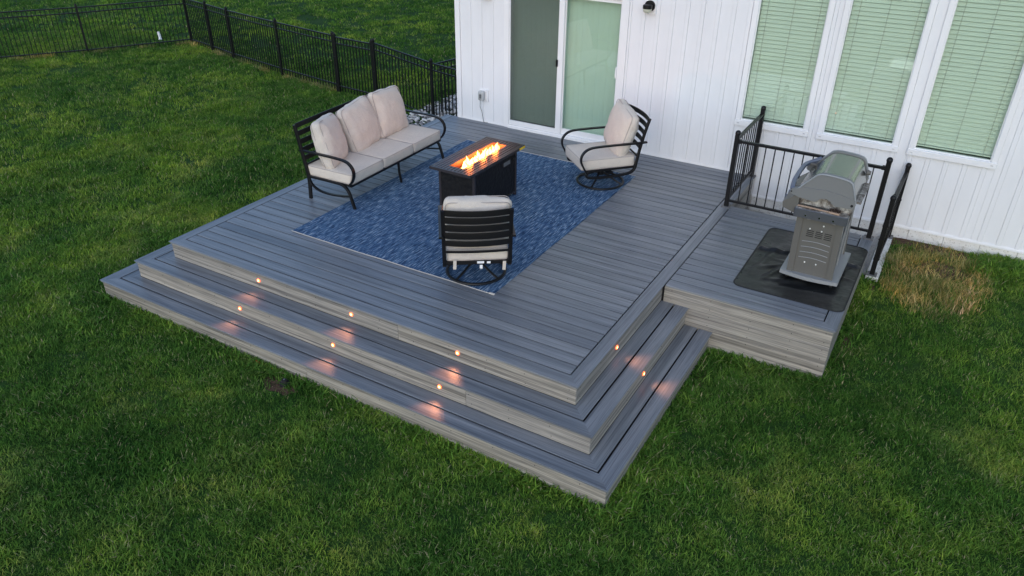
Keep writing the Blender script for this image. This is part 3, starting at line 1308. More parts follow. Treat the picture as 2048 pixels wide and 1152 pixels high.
def build_chair():
    t = thing('swivel_chair', 'black swivel patio chair facing away, its slatted back towards the front steps', 'chair', (-1.788, 1.209, 0), R(36), 'swivel chairs at the fire table')
    hw = .325
    zs = .33
    mb = MB()
    ring = [(.305 * math.cos(2 * math.pi * k / 40), .305 * math.sin(2 * math.pi * k / 40), .030) for k in range(40)]
    mb.sweep(ring, .016, .014, closed=True)
    mb.build('base_ring', FR, t, True)
    for k in range(4):
        a = R(45 + 90 * k)
        c, s = math.cos(a), math.sin(a)
        mb = MB()
        mb.sweep(smooth_path([(.30 * c, .30 * s, .034), (.20 * c, .20 * s, .075), (.10 * c, .10 * s, .125), (.02 * c, .02 * s, .16)], 4), .013, .011)
        mb.build('spoke', FR, t, True)
    mb = MB()
    mb.cyl((0, 0, .12), .045, .10, 14)
    mb.cyl((0, 0, .219), .075, .025, 14)
    mb.box(-hw + .012, hw - .012, -.035, .035, .235, .262)
    mb.build('swivel_hub', FR, t)
    for s in (-1, 1):
        x = s * hw
        mb = MB()                              # post and the curved runner below the seat, one bar
        mb.sweep(smooth_path([(x, -.475, .93), (x, -.43, .78), (x, -.375, .55), (x, -.345, .38), (x, -.325, .29), (x, -.26, .235), (x, -.1, .215), (x, .15, .21), (x, .30, .225), (x, .345, .26), (x, .30, .31)], 5), .019, .014, side=(1, 0, 0), square=True)
        mb.build('side_frame', FR, t, 30)
        mb = MB()
        mb.sweep(arm_path(x + s * .022, -.45, .43, .62, zs - .05), .023, .010, side=(1, 0, 0), square=True)
        mb.build('arm', FR, t, 30)
    mb = MB()
    mb.box(-hw + .018, hw - .018, .30, .335, zs - .045, zs - .012)
    mb.box(-hw + .018, hw - .018, -.35, -.32, zs - .045, zs - .012)
    for x in (-hw + .03, 0, hw - .03):
        mb.box(x - .011, x + .011, -.32, .30, zs - .042, zs - .018)
    mb.build('seat_frame', FR, t)
    for z0, hh in ((.905, .030), (.822, .032), (.732, .032), (.642, .032), (.548, .028), (.44, .012)):
        mb = MB()
        pts = []
        for k in range(11):
            u = k / 10 * 2 - 1
            y = -.345 - (z0 - .38) * .235 - .045 * (1 - u * u) * sstep(.3, .6, z0)
            pts.append((u * (hw - .012), y, z0))
        mb.sweep(pts, .005, hh, square=True)
        mb.build('back_slat', FR, t, 30)
    seat_cushion(t, (0, .035, zs + .055), .305, .365, .068, 5)
    pillow(t, (0, -.255, .70), (R(17), R(2), R(2)), .315, .115, .295, 6)
    for x in (-.24, .25):
        mb = MB()
        mb.box(x - .016, x + .016, -.372, -.368, .235, .335)
        mb.build('tie_strap', M['fabric'], t, rot=(0, R(3), 0))
    for x, w_, z0, z1 in ((.03, .034, .308, .332), (.11, .018, .306, .328), (.035, .014, .25, .29)):
        mb = MB()
        mb.box(x - w_, x + w_, -.377, -.374, z0, z1)
        mb.build('care_tag', M['tag'], t)
    return t


def copy_tree(o, parent=None):
    c = o.copy()
    COL.objects.link(c)
    if parent:
        c.parent = parent
    for ch in list(o.children):
        copy_tree(ch, c)
    return c


chair = build_chair()
c2 = copy_tree(chair)
c2.location = (-1.715, 4.123, 0)
c2.rotation_euler = (0, 0, R(137.5))
c2['label'] = 'black swivel patio chair by the house wall, beige cushions facing the camera side'
for ch in c2.children:
    if ch.name.startswith('back_cushion'):
        ch.rotation_euler = (R(14), R(-7), R(-6))
        ch.location = (.01, -.245, .71)


def build_fire_table():
    x0, x1, y0, y1, zt = -3.015, -2.435, 2.12, 3.345, .625
    cx, cy = (x0 + x1) / 2, (y0 + y1) / 2
    t = thing('fire_table', 'black rectangular gas fire table with burning flames in its slatted top', 'fire table', (cx, cy, .008), R(-1))
    hx, hy = (x1 - x0) / 2, (y1 - y0) / 2
    zt -= .008
    T = M['table']
    mb = MB()
    e = .022
    for q in ((-hx, hx, -hy, -hy + e), (-hx, hx, hy - e, hy), (-hx, -hx + e, -hy + e, hy - e), (hx - e, hx, -hy + e, hy - e)):
        mb.cbox(*q, zt - .035, zt, .003)
    mb.build('top_frame', T, t)
    bx, by = .098, .47
    mb = MB()                                # cross bars either side of the burner
    for s in (-1, 1):
        a, b = sorted((s * bx, s * (hx - e)))
        mb.box(a, b, -.014, .014, zt - .03, zt - .001)
    mb.build('cross_bar', T, t)
    # slats
    n = 4
    sw = (hx - e - bx) / n
    for s in (-1, 1):
        for k in range(n):
            a = bx + k * sw + .006
            b = a + sw - .012
            xa, xb = sorted((s * a, s * b))
            for ya, yb in ((-hy + e + .003, -.017), (.017, hy - e - .003)):
                mb = MB()
                mb.cbox(xa, xb, ya, yb, zt - .010, zt - .001, .0015)
                mb.build('top_slat', T, t)
    nb = 4
    bw_ = 2 * bx / nb
    for k in range(nb):
        for ya, yb in ((-hy + e + .003, -by - .01), (by + .01, hy - e - .003)):
            mb = MB()
            mb.cbox(-bx + k * bw_ + .006, -bx + (k + 1) * bw_ - .006, ya, yb, zt - .010, zt - .001, .0015)
            mb.build('top_slat', T, t)
    mb = MB()                                # dark tray below the slats
    mb.box(-hx + .02, -bx - .004, -hy + .02, hy - .02, zt - .045, zt - .037)
    mb.box(bx + .004, hx - .02, -hy + .02, hy - .02, zt - .045, zt - .037)
    mb.box(-bx - .004, bx + .004, -hy + .02, -by - .008, zt - .045, zt - .037)
    mb.box(-bx - .004, bx + .004, by + .008, hy - .02, zt - .045, zt - .037)
    mb.build('under_tray', M['slot'], t)
    mb = MB()                                # burner pan
    for q in ((-bx - .003, -bx + .004, -by - .006, by + .006), (bx - .004, bx + .003, -by - .006, by + .006), (-bx + .004, bx - .004, -by - .006, -by), (-bx + .004, bx - .004, by, by + .006)):
        mb.box(*q, zt - .09, zt - .003)
    mb.box(-bx, bx, -by, by, zt - .1, zt - .09)
    mb.build('burner_pan', M['tray'], t)
    mb = MB()                                # fire glass
    rnd = random.Random(3)
    for k in range(420):
        x, y = rnd.uniform(-bx + .012, bx - .012), rnd.uniform(-by + .01, by - .01)
        z = zt - .082 + rnd.uniform(0, .022)
        r_ = rnd.uniform(.007, .013)
        rot = Matrix.Translation((x, y, z)) @ Matrix.Rotation(rnd.uniform(0, 6), 4, Vector((rnd.random(), rnd.random(), 1)))
        mb.box(-r_, r_, -r_ * .8, r_ * .8, -r_ * .6, r_ * .6, rot)
    tag(mb.build('fire_glass', M['fireglass'], t), kind='stuff')
    # flames: a row of licking tongues
    for k in range(24):
        u = k / 23
        y = -by * .72 + u * by * 1.62
        mb = MB()
        h_ = (.050 + .045 * abs(math.sin(k * 2.3)) + (.05 if k in (4, 11, 12, 22) else 0))
        rr = .026 + .010 * math.sin(k * 1.7)
        prof = [(.35, 0), (.8, .06), (1.0, .18), (.95, .34), (.68, .52), (.38, .72), (.16, .88), (.02, 1)]
        v, f, nn = [], [], 10
        for i, (pr, pz) in enumerate(prof):
            wob = .020 * pz * math.sin(3.5 * pz + k * 1.9)
            woy = .040 * pz * pz * math.cos(2.1 * k) + .02 * pz
            for j in range(nn):
                a = 2 * math.pi * j / nn
                q = rr * pr * (1 + .25 * noise.noise(Vector((math.cos(a), math.sin(a), pz * 3 + k * 5))))
                v.append((q * math.cos(a) + wob, 1.35 * q * math.sin(a) + woy, pz * h_))
        for i in range(len(prof) - 1):
            for j in range(nn):
                f.append((i * nn + j, i * nn + (j + 1) % nn, (i + 1) * nn + (j + 1) % nn, (i + 1) * nn + j))
        mb.add(v, f)
        mb.build('flame', M['flame'], t, True, loc=(.022 * math.sin(k * 2.7), y, zt - .066))
    for yy in (-.22, .08, .34):
        ld = bpy.data.lights.new('flame_glow', 'POINT')
        ld.energy = 3.4
        ld.color = (1, .21, .03)
        ld.shadow_soft_size = .04
        lo = bpy.data.objects.new('flame_glow', ld)
        COL.objects.link(lo)
        lo.parent = t
        lo.location = (0.01, yy, zt + .04)
    # base cabinet
    bx0, bx1, by0, by1 = -hx + .035, hx - .028, -hy + .125, hy - .15
    zb = .055
    lg = .035
    for xx in (bx0, bx1 - lg):
        for yy in (by0, by1 - lg):
            mb = MB()
            mb.cbox(xx, xx + lg, yy, yy + lg, 0, zt - .046, .004)
            mb.build('corner_leg', M['table'], t)
    for nm, q in (('end_panel', (bx0 + lg, bx1 - lg, by0 + .008, by0 + .020)), ('end_panel', (bx0 + lg, bx1 - lg, by1 - .020, by1 - .008)), ('side_panel', (bx1 - .020, bx1 - .008, by0 + lg, by1 - lg)), ('side_panel', (bx0 + .008, bx0 + .020, by0 + lg, by1 - lg))):
        mb = MB()
        mb.box(*q, zb, zt - .06)
        mb.build(nm, M['hammer'], t)
    mb = MB()
    for q in ((bx0 + lg, bx1 - lg, by0 + .003, by0 + .025), (bx0 + lg, bx1 - lg, by1 - .025, by1 - .003), (bx1 - .025, bx1 - .003, by0 + lg, by1 - lg), (bx0 + .003, bx0 + .025, by0 + lg, by1 - lg)):
        mb.box(*q, zb - .02, zb)
        mb.box(*q, zt - .06, zt - .0465)
    mb.build('cabinet_rail', M['table'], t)
    mb = MB()
    mb.cbox(bx1 - .0085, bx1 - .004, by1 - .30, by1 - .155, zt - .155, zt - .105, .0015)
    mb.build('badge', M['badge'], t)
    mb = MB()
    mb.cyl((bx1 - .008, by1 - .085, zt - .115), .018, .028, 14, .015, axis='x')
    mb.cyl((bx1 - .008, by1 - .04, zt - .10), .009, .016, 10, axis='x')
    mb.build('control_knob', M['slot'], t)
    mb = MB()
    mb.box(hx, hx + .0015, hy - .135, hy - .008, zt - .034, zt - .006)
    mb.build('sticker', M['yellow'], t)


build_fire_table()


# ------------------------------------------------------------------ grill and mat
def build_mat():
    x0, x1, y0, y1, r = .59, 1.672, 2.365, 3.93, .085
    cx, cy = (x0 + x1) / 2, (y0 + y1) / 2
    t = thing('grill_mat', 'black creased rubber mat with rounded corners under the grill', 'mat', (cx, cy, .0))
    hx, hy = (x1 - x0) / 2, (y1 - y0) / 2

    def crease(x, y):
        z = .0045
        for (px, py, ang, amp, wid, L) in ((-.2, .20, 6, .024, .022, 1.2), (-.15, -.10, 35, .018, .03, .28), (-.22, -.28, 70, .014, .03, .25), (-.05, -.42, 20, .014, .03, .22), (.25, -.05, -5, .010, .02, .5), (-.38, -.05, 80, .008, .03, .4), (.1, -.55, 12, .006, .05, .4)):
            c, s = math.cos(R(ang)), math.sin(R(ang))
            u, v = (x - px) * c + (y - py) * s, -(x - px) * s + (y - py) * c
            z += 1.5 * amp * math.exp(-(v / wid) ** 2) * math.exp(-(u / L) ** 4)
        z += .004 * max(0, noise.noise(Vector((x * 4, y * 4, 2))))
        f = min(1, min(hx - abs(x), hy - abs(y)) / .05)
        return .0045 + (z - .0045) * max(0, f)
    nx, ny = 60, 84
    mb = MB()
    idx = {}

    def shrink(x, y):
        # round the corners
        ax, ay = abs(x) - (hx - r), abs(y) - (hy - r)
        if ax > 0 and ay > 0:
            m_ = max(ax, ay)
            d = math.hypot(ax, ay)
            k = m_ / d
            return math.copysign(hx - r + ax * k, x), math.copysign(hy - r + ay * k, y)
        return x, y
    for j in range(ny + 1):
        for i in range(nx + 1):
            x, y = shrink(-hx + 2 * hx * i / nx, -hy + 2 * hy * j / ny)
            mb.v.append((x, y, crease(x, y)))
    for j in range(ny):
        for i in range(nx):
            a = j * (nx + 1) + i
            mb.f.append((a, a + 1, a + nx + 2, a + nx + 1))
    mb.build('sheet', M['mat'], t, True)
    mb = MB()
    pts = []
    for ccx, ccy, a0 in ((hx - r, hy - r, 0), (-hx + r, hy - r, 90), (-hx + r, -hy + r, 180), (hx - r, -hy + r, 270)):
        for k in range(7):
            a = R(a0 + 15 * k)
            pts.append((ccx + r * math.cos(a), ccy + r * math.sin(a), .005))
    mb.sweep(pts, .008, .0045, 6, closed=True)
    mb.build('binding', M['mat_edge'], t, True)
    for a in (10, 100, 190, 280):                 # four petal emblem pressed into the sheet
        mb = MB()
        c, s = math.cos(R(a)), math.sin(R(a))
        ex, ey = -.125, .355
        L, w_ = .055, .014
        pr = [(0.008, 0), (L * .45, w_), (L, 0), (L * .45, -w_)]
        mb.prism([(ex + p * c - q * s, ey + p * s + q * c) for p, q in pr], .012, .016, axis='z')
        mb.build('emblem_petal', M['slot'], t)


build_mat()


def arc_pts(p0, p1, bulge, n):
    a, b = Vector(p0), Vector(p1)
    d = b - a
    nrm = Vector((-d.y, d.x))
    return [tuple(a + d * (k / n) + nrm * (bulge * 4 * (k / n) * (1 - k / n))) for k in range(n + 1)]


def build_grill():
    OX, OY = 1.25, 3.12
    t = thing('gas_grill', 'grey gas grill with closed steel lid standing on the black mat', 'grill', (OX, OY, 0.006))
    S_, G_, T_ = M['grill_side'], M['grill_grey'], M['grill_trim']
    y0, y1 = -.345, .345
    # casters
    for x in (-.22, .22):
        for y in (-.30, .30):
            mb = MB()
            mb.cyl((x - .012, y, .028), .028, .024, 14, axis='x')
            mb.box(x - .018, x + .018, y - .012, y + .012, .03, .066)
            mb.build('caster', M['slot'], t)
    # base tray with a bowed near edge
    mb = MB()
    out = [(-.285, y1 + .04), (-.285, y0 - .03)] + [(-.285 + .57 * k / 10, y0 - .03 - .035 * math.sin(math.pi * k / 10)) for k in range(1, 10)] + [(.285, y0 - .03), (.285, y1 + .04)]
    mb.prism(out, .066, .105, axis='z')
    mb.build('base_tray', T_, t)
    # side panels
    for yy, vent in ((y0, True), (y1 - .02, False)):
        mb = MB()
        mb.prism([(-.225, .105), (.225, .105), (.205, .78), (-.235, .78)], yy, yy + .02, axis='y')
        mb.prism([(-.225, .105), (-.165, .105), (-.175, .78), (-.235, .78)], yy - .012, yy, axis='y')
        mb.prism([(.165, .105), (.225, .105), (.205, .78), (.145, .78)], yy - .012, yy, axis='y')
        sp = mb.build('side_panel', S_, t)
        if vent:
            for c in range(3):
                for r_ in range(4):
                    x = -.115 + c * .085
                    z = .52 + .02 * r_ - .010 * c * 0
                    s_ = MB()
                    s_.box(x, x + .068, yy - .0015, yy + .004, z, z + .008)
                    s_.build('vent_slot', M['slot'], sp)
            for z in (.70, .46, .40, .34, .28):
                s_ = MB()
                s_.sweep([(-.14 + .27 * k / 12, yy - .001, z + .012 * math.sin(math.pi * k / 12)) for k in range(13)], .0028, n=5)
                s_.build('rib', T_, sp)
            for x, z in ((-.09, .605), (.03, .66), (.022, .60), (-.07, .235), (.04, .235)):
                s_ = MB()
                s_.cyl((x, yy - .005, z), .0075, .006, 10, axis='y')
                s_.build('screw', M['screw'], sp)
    # doors at the front (-x) and rear panel (+x), with a glazed look strip
    mb = MB()
    mb.box(-.23, -.215, y0 + .021, -.003, .115, .74)
    mb.build('door', M['steel'], t)
    mb = MB()
    mb.box(-.23, -.215, .003, y1 - .021, .115, .74)
    mb.build('door', M['steel'], t)
    mb = MB()
    mb.box(.185, .20, y0 + .021, y1 - .021, .115, .50)
    mb.build('rear_panel', G_, t)
    mb = MB()
    for yy in (y0 + .012, 0, y1 - .03):
        mb.box(.2005, .212, yy - .012, yy + .02, .106, .78)
    mb.build('rear_strut', T_, t)
    # firebox
    mb = MB()
    mb.prism([(-.24, .80), (-.20, .66), (.17, .66), (.235, .80), (.245, .925), (-.25, .925)], y0 + .03, y1 - .03, axis='y')
    mb.build('firebox', M['greasy'], t)
    # side ledge brackets (the shelf that hung here is gone)
    for sgn in (-1, 1):
        ya, yb = sorted((sgn * (-y0 + .002), sgn * (-y0 + .075)))
        mb = MB()
        mb.cbox(-.265, .235, ya, yb, .735, .825, .006)
        br = mb.build('side_ledge', M['ledge'], t)
        for x in (-.15, -.02, .11):
            s_ = MB()
            s_.cyl((x, sgn * (-y0 + .0745) - (.006 if sgn < 0 else 0), .765), .009, .007, 10, axis='y')
            s_.build('screw', M['steel'], br)
    mb = MB()
    mb.box(-.255, .225, y0 - .07, y0 + .03, .8255, .829)
    mb.build('grease_shelf', M['greasy'], t)
    # control panel at the front, wedge ends
    mb = MB()
    mb.prism([(-.245, .745), (-.385, .79), (-.395, .845), (-.30, .925), (-.245, .925)], y0 - .04, y1 + .04, axis='y')
    cp = mb.build('control_panel', M['grill_side'], t)
    for yy in (-.2, -.07, .07, .2):
        s_ = MB()
        s_.cyl((-.405, yy, .83), .024, .03, 14, .02, axis='x')
        s_.build('knob', M['grill_blue'], cp)
    # lid: steel hood between two cast end caps
    prof = [(-.295, .955), (-.285, .985), (-.21, 1.075), (-.135, 1.158), (-.105, 1.178), (-.06, 1.188), (.03, 1.186), (.13, 1.176), (.175, 1.160), (.198, 1.130), (.235, 1.03), (.255, .955)]
    mb = MB()
    sm = [(v.x, v.z) for v in smooth_path([(p[0], 0, p[1]) for p in prof], 4)]
    mb.prism(sm, y0 + .005, y1 - .005, axis='y')
    lid = mb.build('lid', M['steel'], t, 30)
    for sgn in (-1, 1):
        ya, yb = sorted((sgn * .335, sgn * .385))
        capo = [(p[0] * 1.03, .955 + (p[1] - .955) * 1.035 + .002) for p in sm]
        mb = MB()
        mb.prism(capo, ya, yb, axis='y')
        mb.build('end_cap', G_, lid, 30)
        mb = MB()                                # raised rim of the cap
        mb.sweep([(p[0], sgn * .384, p[1] - .004) for p in capo], .010, .008, 6)
        mb.build('cap_rim', T_, lid, True)
        ya, yb = sorted((sgn * .34, sgn * .395))
        low = [(-.345, .965), (-.33, 1.0), (-.20, 1.035), (-.02, 1.045), (.12, 1.03), (.258, 1.0), (.262, .93), (.245, .91), (.09, .905), (.06, .92), (.04, .945), (0, .96), (-.05, .955), (-.075, .93), (-.10, .91), (-.25, .925), (-.33, .945)]
        mb = MB()
        mb.prism(low, ya, yb, axis='y')
        mb.build('cap_skirt', G_, lid, 30)
        mb = MB()
        mb.cyl((-.33, sgn * .396 - .002, .972), .008, .006, 10, axis='y')
        mb.cyl((.235, sgn * .396 - .004, .945), .013, .010, 10, axis='y')
        mb.build('pivot_bolt', M['slot'], lid)
    # handle: broad bowed bar in front of the lid
    mb = MB()
    pts = smooth_path([(-.325, -.37, .985), (-.338, -.33, 1.0), (-.352, -.20, 1.018), (-.355, .08, 1.03), (-.345, .24, 1.035), (-.30, .325, 1.045), (-.215, .365, 1.085)], 6)
    mb.sweep(pts, .021, .017, square=True)
    hd = mb.build('handle', M['grill_blue'], lid, 30)
    mb = MB()
    mb.cbox(-.345, -.21, .285, .315, 1.022, 1.046, .006)
    mb.cbox(-.345, -.25, -.325, -.29, .99, 1.012, .006)
    mb.build('handle_bracket', M['grill_side'], hd)
    mb = MB()
    mb.cyl((.243, .30, 1.05), .03, .035, 12, .02, axis='x')
    mb.build('hinge', M['grill_side'], lid)
    mb = MB()
    mb.box(.255, .30, -.28, .28, .93, .95)
    mb.build('rear_lip', M['greasy'], t)


build_grill()


def build_brush():
    t = thing('grill_brush', 'wooden handled grill brush lying on the side ledge of the grill', 'brush', (1.2, 2.735, .838), R(-3))
    mb = MB()
    mb.sweep(smooth_path([(-.20, 0, .004), (-.1, .002, .006), (.05, 0, .006), (.12, -.004, .007)], 4), .012, .007)
    mb.build('handle', M['wood'], t, True)
    mb = MB()
    mb.cbox(.10, .20, -.024, .022, .002, .018, .003)
    mb.build('head', M['wood'], t)
    mb = MB()
    rnd = random.Random(5)
    for k in range(90):
        x, y = rnd.uniform(.10, .2), rnd.uniform(-.022, .02)
        mb.box(x - .0015, x + .0015, y - .0015, y + .0015, .018, .04 + rnd.uniform(-.006, .006))
    tag(mb.build('bristles', M['bristle'], t), kind='stuff')
    t = thing('steel_tongs', 'long steel tongs lying beside the brush at the edge of the grill lid', 'tongs', (1.2, 2.775, .838), R(-6))
    for s in (-1, 1):
        mb = MB()
        mb.sweep(smooth_path([(-.17, 0, .006), (-.02, s * .008, .007), (.13, s * .016, .007), (.2, s * .02, .007)], 4), .006, .003)
        mb.build('arm', M['steel'], t, True)


build_brush()


# ------------------------------------------------------------------ railings round the window well
def ball_post(parent, x, y, z0, h, hw=.026, foot=True):
    mb = MB()
    mb.cbox(x - hw, x + hw, y - hw, y + hw, z0, z0 + h, .003)
    po = mb.build('post', FR, parent)
    mb = MB()
    mb.lathe([(hw * 1.25, 0), (hw * 1.3, .012), (hw * 1.25, .02), (hw * 1.15, .032), (hw * .75, .045), (hw * .2, .05)], (x, y, z0 + h), 12)
    mb.build('post_cap', FR, po, True)
    if foot:
        mb = MB()
        mb.cbox(x - .055, x + .055, y - .055, y + .055, z0, z0 + .010, .002)
        for a in (-.04, .04):
            for b in (-.04, .04):
                mb.cyl((x + a, y + b, z0 + .01), .008, .006, 6)
        mb.build('foot_plate', M['badge'], po)
    return po


def bar(parent, name, p, q, w, h, m_=None):
    mb = MB()
    mb.sweep([p, q], w, h, square=True)
    return mb.build(name, m_ or FR, parent)


def railing(t, p, q, z0, zb, zt, n, pad=.0):
    p, q = Vector(p), Vector(q)
    bar(t, 'top_rail', (p.x, p.y, zt), (q.x, q.y, zt), .022, .015)
    bar(t, 'bottom_rail', (p.x, p.y, zb), (q.x, q.y, zb), .016, .013)
    mb = MB()
    mb.cbox(-.0062, .0062, -.0062, .0062, zb + .012, zt - .014, .001)
    me = mb.mesh('baluster', FR)
    for k in range(1, n):
        c = p.lerp(q, k / n)
        link('baluster', me, t, (c.x, c.y, 0), math.atan2(q.y - p.y, q.x - p.x))


t = thing('railing', 'black metal railing running from the house wall to the corner post on the deck edge', 'railing', (0, 0, 0), 0, 'railings round the window well')
ball_post(t, -.045, 4.255, 0, .93)
ball_post(t, -.045, 5.40, 0, .93)
railing(t, (-.045, 4.283), (-.045, 5.372), 0, .10, .87, 10)
t = thing('railing', 'black metal railing along the platform edge behind the grill', 'railing', (0, 0, 0), 0, 'railings round the window well')
ball_post(t, 1.625, 4.245, 0, .93)
railing(t, (-.017, 4.25), (1.598, 4.245), 0, .085, .85, 15)
for x in (.0, 1.585):
    mb = MB()
    mb.cbox(x - .018, x + .018, 4.225, 4.272, .83, .872, .003)
    mb.build('bracket', FR, t)
wz = -.425
t = thing('railing', 'black metal gate and railing standing on the white concrete curb', 'railing', (0, 0, 0), 0, 'railings round the window well')
ball_post(t, 1.765, 4.215, wz, .95)
ball_post(t, 1.79, 5.385, wz, .95)
railing(t, (1.768, 4.30), (1.788, 5.355), wz, wz + .11, wz + .885, 10)
mb = MB()
mb.cbox(1.752, 1.784, 4.262, 4.294, wz + .06, wz + .955, .003)
st = mb.build('gate_stile', FR, t)
mb = MB()
mb.lathe([(.022, 0), (.022, .02), (.012, .034), (.003, .04)], (1.768, 4.278, wz + .955), 10)
mb.build('post_cap', FR, st, True)
for zz in (wz + .2, wz + .62):
    mb = MB()
    mb.cbox(1.735, 1.80, 4.19, 4.30, zz, zz + .022, .003)
    mb.build('hinge', FR, st)
mb = MB()
mb.cyl((1.745, 5.0, wz + .66), .012, .085, 8, axis='x')
mb.build('latch', FR, t)

mb = MB()
mb.cbox(1.705, 1.845, 4.15, 5.442, -1.4, wz, .008)
tag(mb.build('concrete_curb', M['concrete']), 'white painted concrete curb beside the grill platform, carrying the gate posts', 'curb')


# ------------------------------------------------------------------ wall fittings
def wall_lamp(x, z, lab):
    t = thing('wall_lamp', lab, 'lamp', (x, H - .014, z), 0, 'outdoor wall lamps on the siding')
    mb = MB()
    mb.cbox(-.085, .085, -.022, .012, -.105, .10, .005)
    mb.build('mount_block', M['trim'], t)
    mb = MB()
    mb.cyl((0, -.045, .0), .072, .023, 24, axis='y')
    mb.build('back_plate', FR, t, 30)
    mb = MB()
    mb.cyl((0, -.11, -.005), .02, .07, 10, axis='y')
    mb.lathe([(.058, -.022), (.062, -.02), (.062, .022), (.056, .028), (.02, .031)], (0, -.115, 0), 20)
    mb.build('cap', FR, t, 30)
    mb = MB()
    mb.lathe([(.008, -.078), (.034, -.074), (.050, -.060), (.057, -.04), (.057, -.0225)], (0, -.115, 0), 20)
    mb.build('shade', M['frost'], t, True)


wall_lamp(-1.735, 2.045, 'black and frosted wall lamp on the siding right of the sliding door')
wall_lamp(-4.30, 1.985, 'wall lamp left of the sliding door, cut off by the top of the photo')
t = thing('outlet', 'grey covered outdoor outlet on the siding left of the sliding door', 'outlet', (-4.375, H - .014, .44))
mb = MB()
mb.cbox(-.075, .085, -.018, .012, -.09, .09, .005)
mb.build('mount_block', M['trim'], t)
mb = MB()
mb.roundbox(.052, .038, .075, .022, 8)
mb.build('cover', M['clear'], t, 60, loc=(-.012, -.05, 0))
mb = MB()
mb.cbox(-.03, .006, -.095, -.085, -.035, .03, .003)
mb.build('plug', M['badge'], t)
mb = MB()
mb.sweep(smooth_path([(-4.392, H - .105, .40), (-4.40, H - .085, .33), (-4.425, H - .05, .25), (-4.40, H - .04, .17), (-4.385, H - .035, .08), (-4.37, H - .03, .006), (-4.30, H - .028, .005)], 6), .0035, n=6)
tag(mb.build('power_cord', M['slot'], None, True), 'thin black cord hanging from the outlet to the deck', 'cord')


# ------------------------------------------------------------------ garden fence
def gz(x, y):
    return ground_z(x, y)


def fence_run(t, pts, tops, last=True, first=True, pickets=.098):
    po = []
    for (x, y), zt in zip(pts, tops):
        po.append(Vector((x, y, zt)))
    mb = MB()
    hp = .025
    for k, p in enumerate(po):
        if (k == 0 and not first) or (k == len(po) - 1 and not last):
            continue
        z0 = gz(p.x, p.y) - .05
        a = math.atan2(po[min(k + 1, len(po) - 1)].y - po[max(k - 1, 0)].y, po[min(k + 1, len(po) - 1)].x - po[max(k - 1, 0)].x)
        mb = MB()
        mb.cbox(-hp, hp, -hp, hp, 0, p.z - z0, .003)
        o = mb.build('post', M['fence'], t, loc=(p.x, p.y, z0), rot=a)
        mb = MB()
        mb.lathe([(hp * 1.2, 0), (hp * 1.25, .012), (hp * 1.0, .025), (hp * .5, .04), (hp * .1, .045)], (0, 0, p.z - z0), 8)
        mb.build('post_cap', M['fence'], o, True)
    for a, b in zip(po[:-1], po[1:]):
        d = b - a
        L = math.hypot(d.x, d.y)
        ang = math.atan2(d.y, d.x)
        hp_ = hp / L
        for dz, w, h in ((-.045, .015, .013), (-.17, .013, .013), (-1.06, .013, .013)):
            bar(t, 'rail', (a.x + d.x * hp_, a.y + d.y * hp_, a.z + dz + d.z * hp_), (b.x - d.x * hp_, b.y - d.y * hp_, b.z + dz - d.z * hp_), w, h, M['fence'])
        n = max(2, round(L / pickets))
        key = ('pk',)
        if key not in _bm:
            q = MB()
            q.cbox(-.008, .008, -.008, .008, -1.17, -.05, .001)
            _bm[key] = q.mesh('picket', M['fence'])
        for k in range(1, n):
            c = a.lerp(b, k / n)
            link('picket', _bm[key], t, tuple(c), ang)


G1 = (-8.12, 7.24)
E1 = (-4.93, 6.46)
FP = [(-15.66, 8.79), (-14.54, 8.53), (-13.47, 8.26), (-11.33, 7.76), (-9.37, 7.44)]
FZ = [.41, .42, .42, .46, .46]
t = thing('garden_fence', 'black picket fence run along the far left edge of the lawn', 'fence', (0, 0, 0), 0, 'black garden fences')
fence_run(t, [(-19.77, 2.64), (-18.40, 4.69), (-17.03, 6.74), FP[0]], [.36, .36, .36, .41], last=False)
t = thing('garden_fence', 'black picket fence run from the far corner post to the gate behind the sofa', 'fence', (0, 0, 0), 0, 'black garden fences')
fence_run(t, FP, FZ)
t = thing('fence_gate', 'black picket gate between two posts behind the sofa', 'gate', (0, 0, 0))
ga, gb = Vector((*FP[-1], 0)), Vector((*G1, 0))
dd = (gb - ga).normalized()
g0, g1 = ga + dd * .06, gb - dd * .06
fence_run(t, [(g0.x, g0.y), (g1.x, g1.y)], [.44, .47], pickets=.095)
for c, zz in ((g0 - dd * .03, -.05), (g0 - dd * .03, -.62), (g1 + dd * .03, -.15)):
    mb = MB()
    mb.cbox(-.045, .045, -.035, .035, zz, zz + .05, .004)
    mb.build('hinge', M['fence'], t, loc=(c.x, c.y, 0), rot=math.atan2(dd.y, dd.x))
t = thing('garden_fence', 'black picket fence run from the gate to the house corner', 'fence', (0, 0, 0), 0, 'black garden fences')
fence_run(t, [G1, (-6.42, 6.83), E1], [.50, .42, .42])
t = thing('garden_fence', 'short black picket fence run going back beside the house corner', 'fence', (0, 0, 0), 0, 'black garden fences')
fence_run(t, [(-6.36, 6.90), (-6.14, 7.95), (-5.75, 9.8)], [.40, .40, .40], first=False)

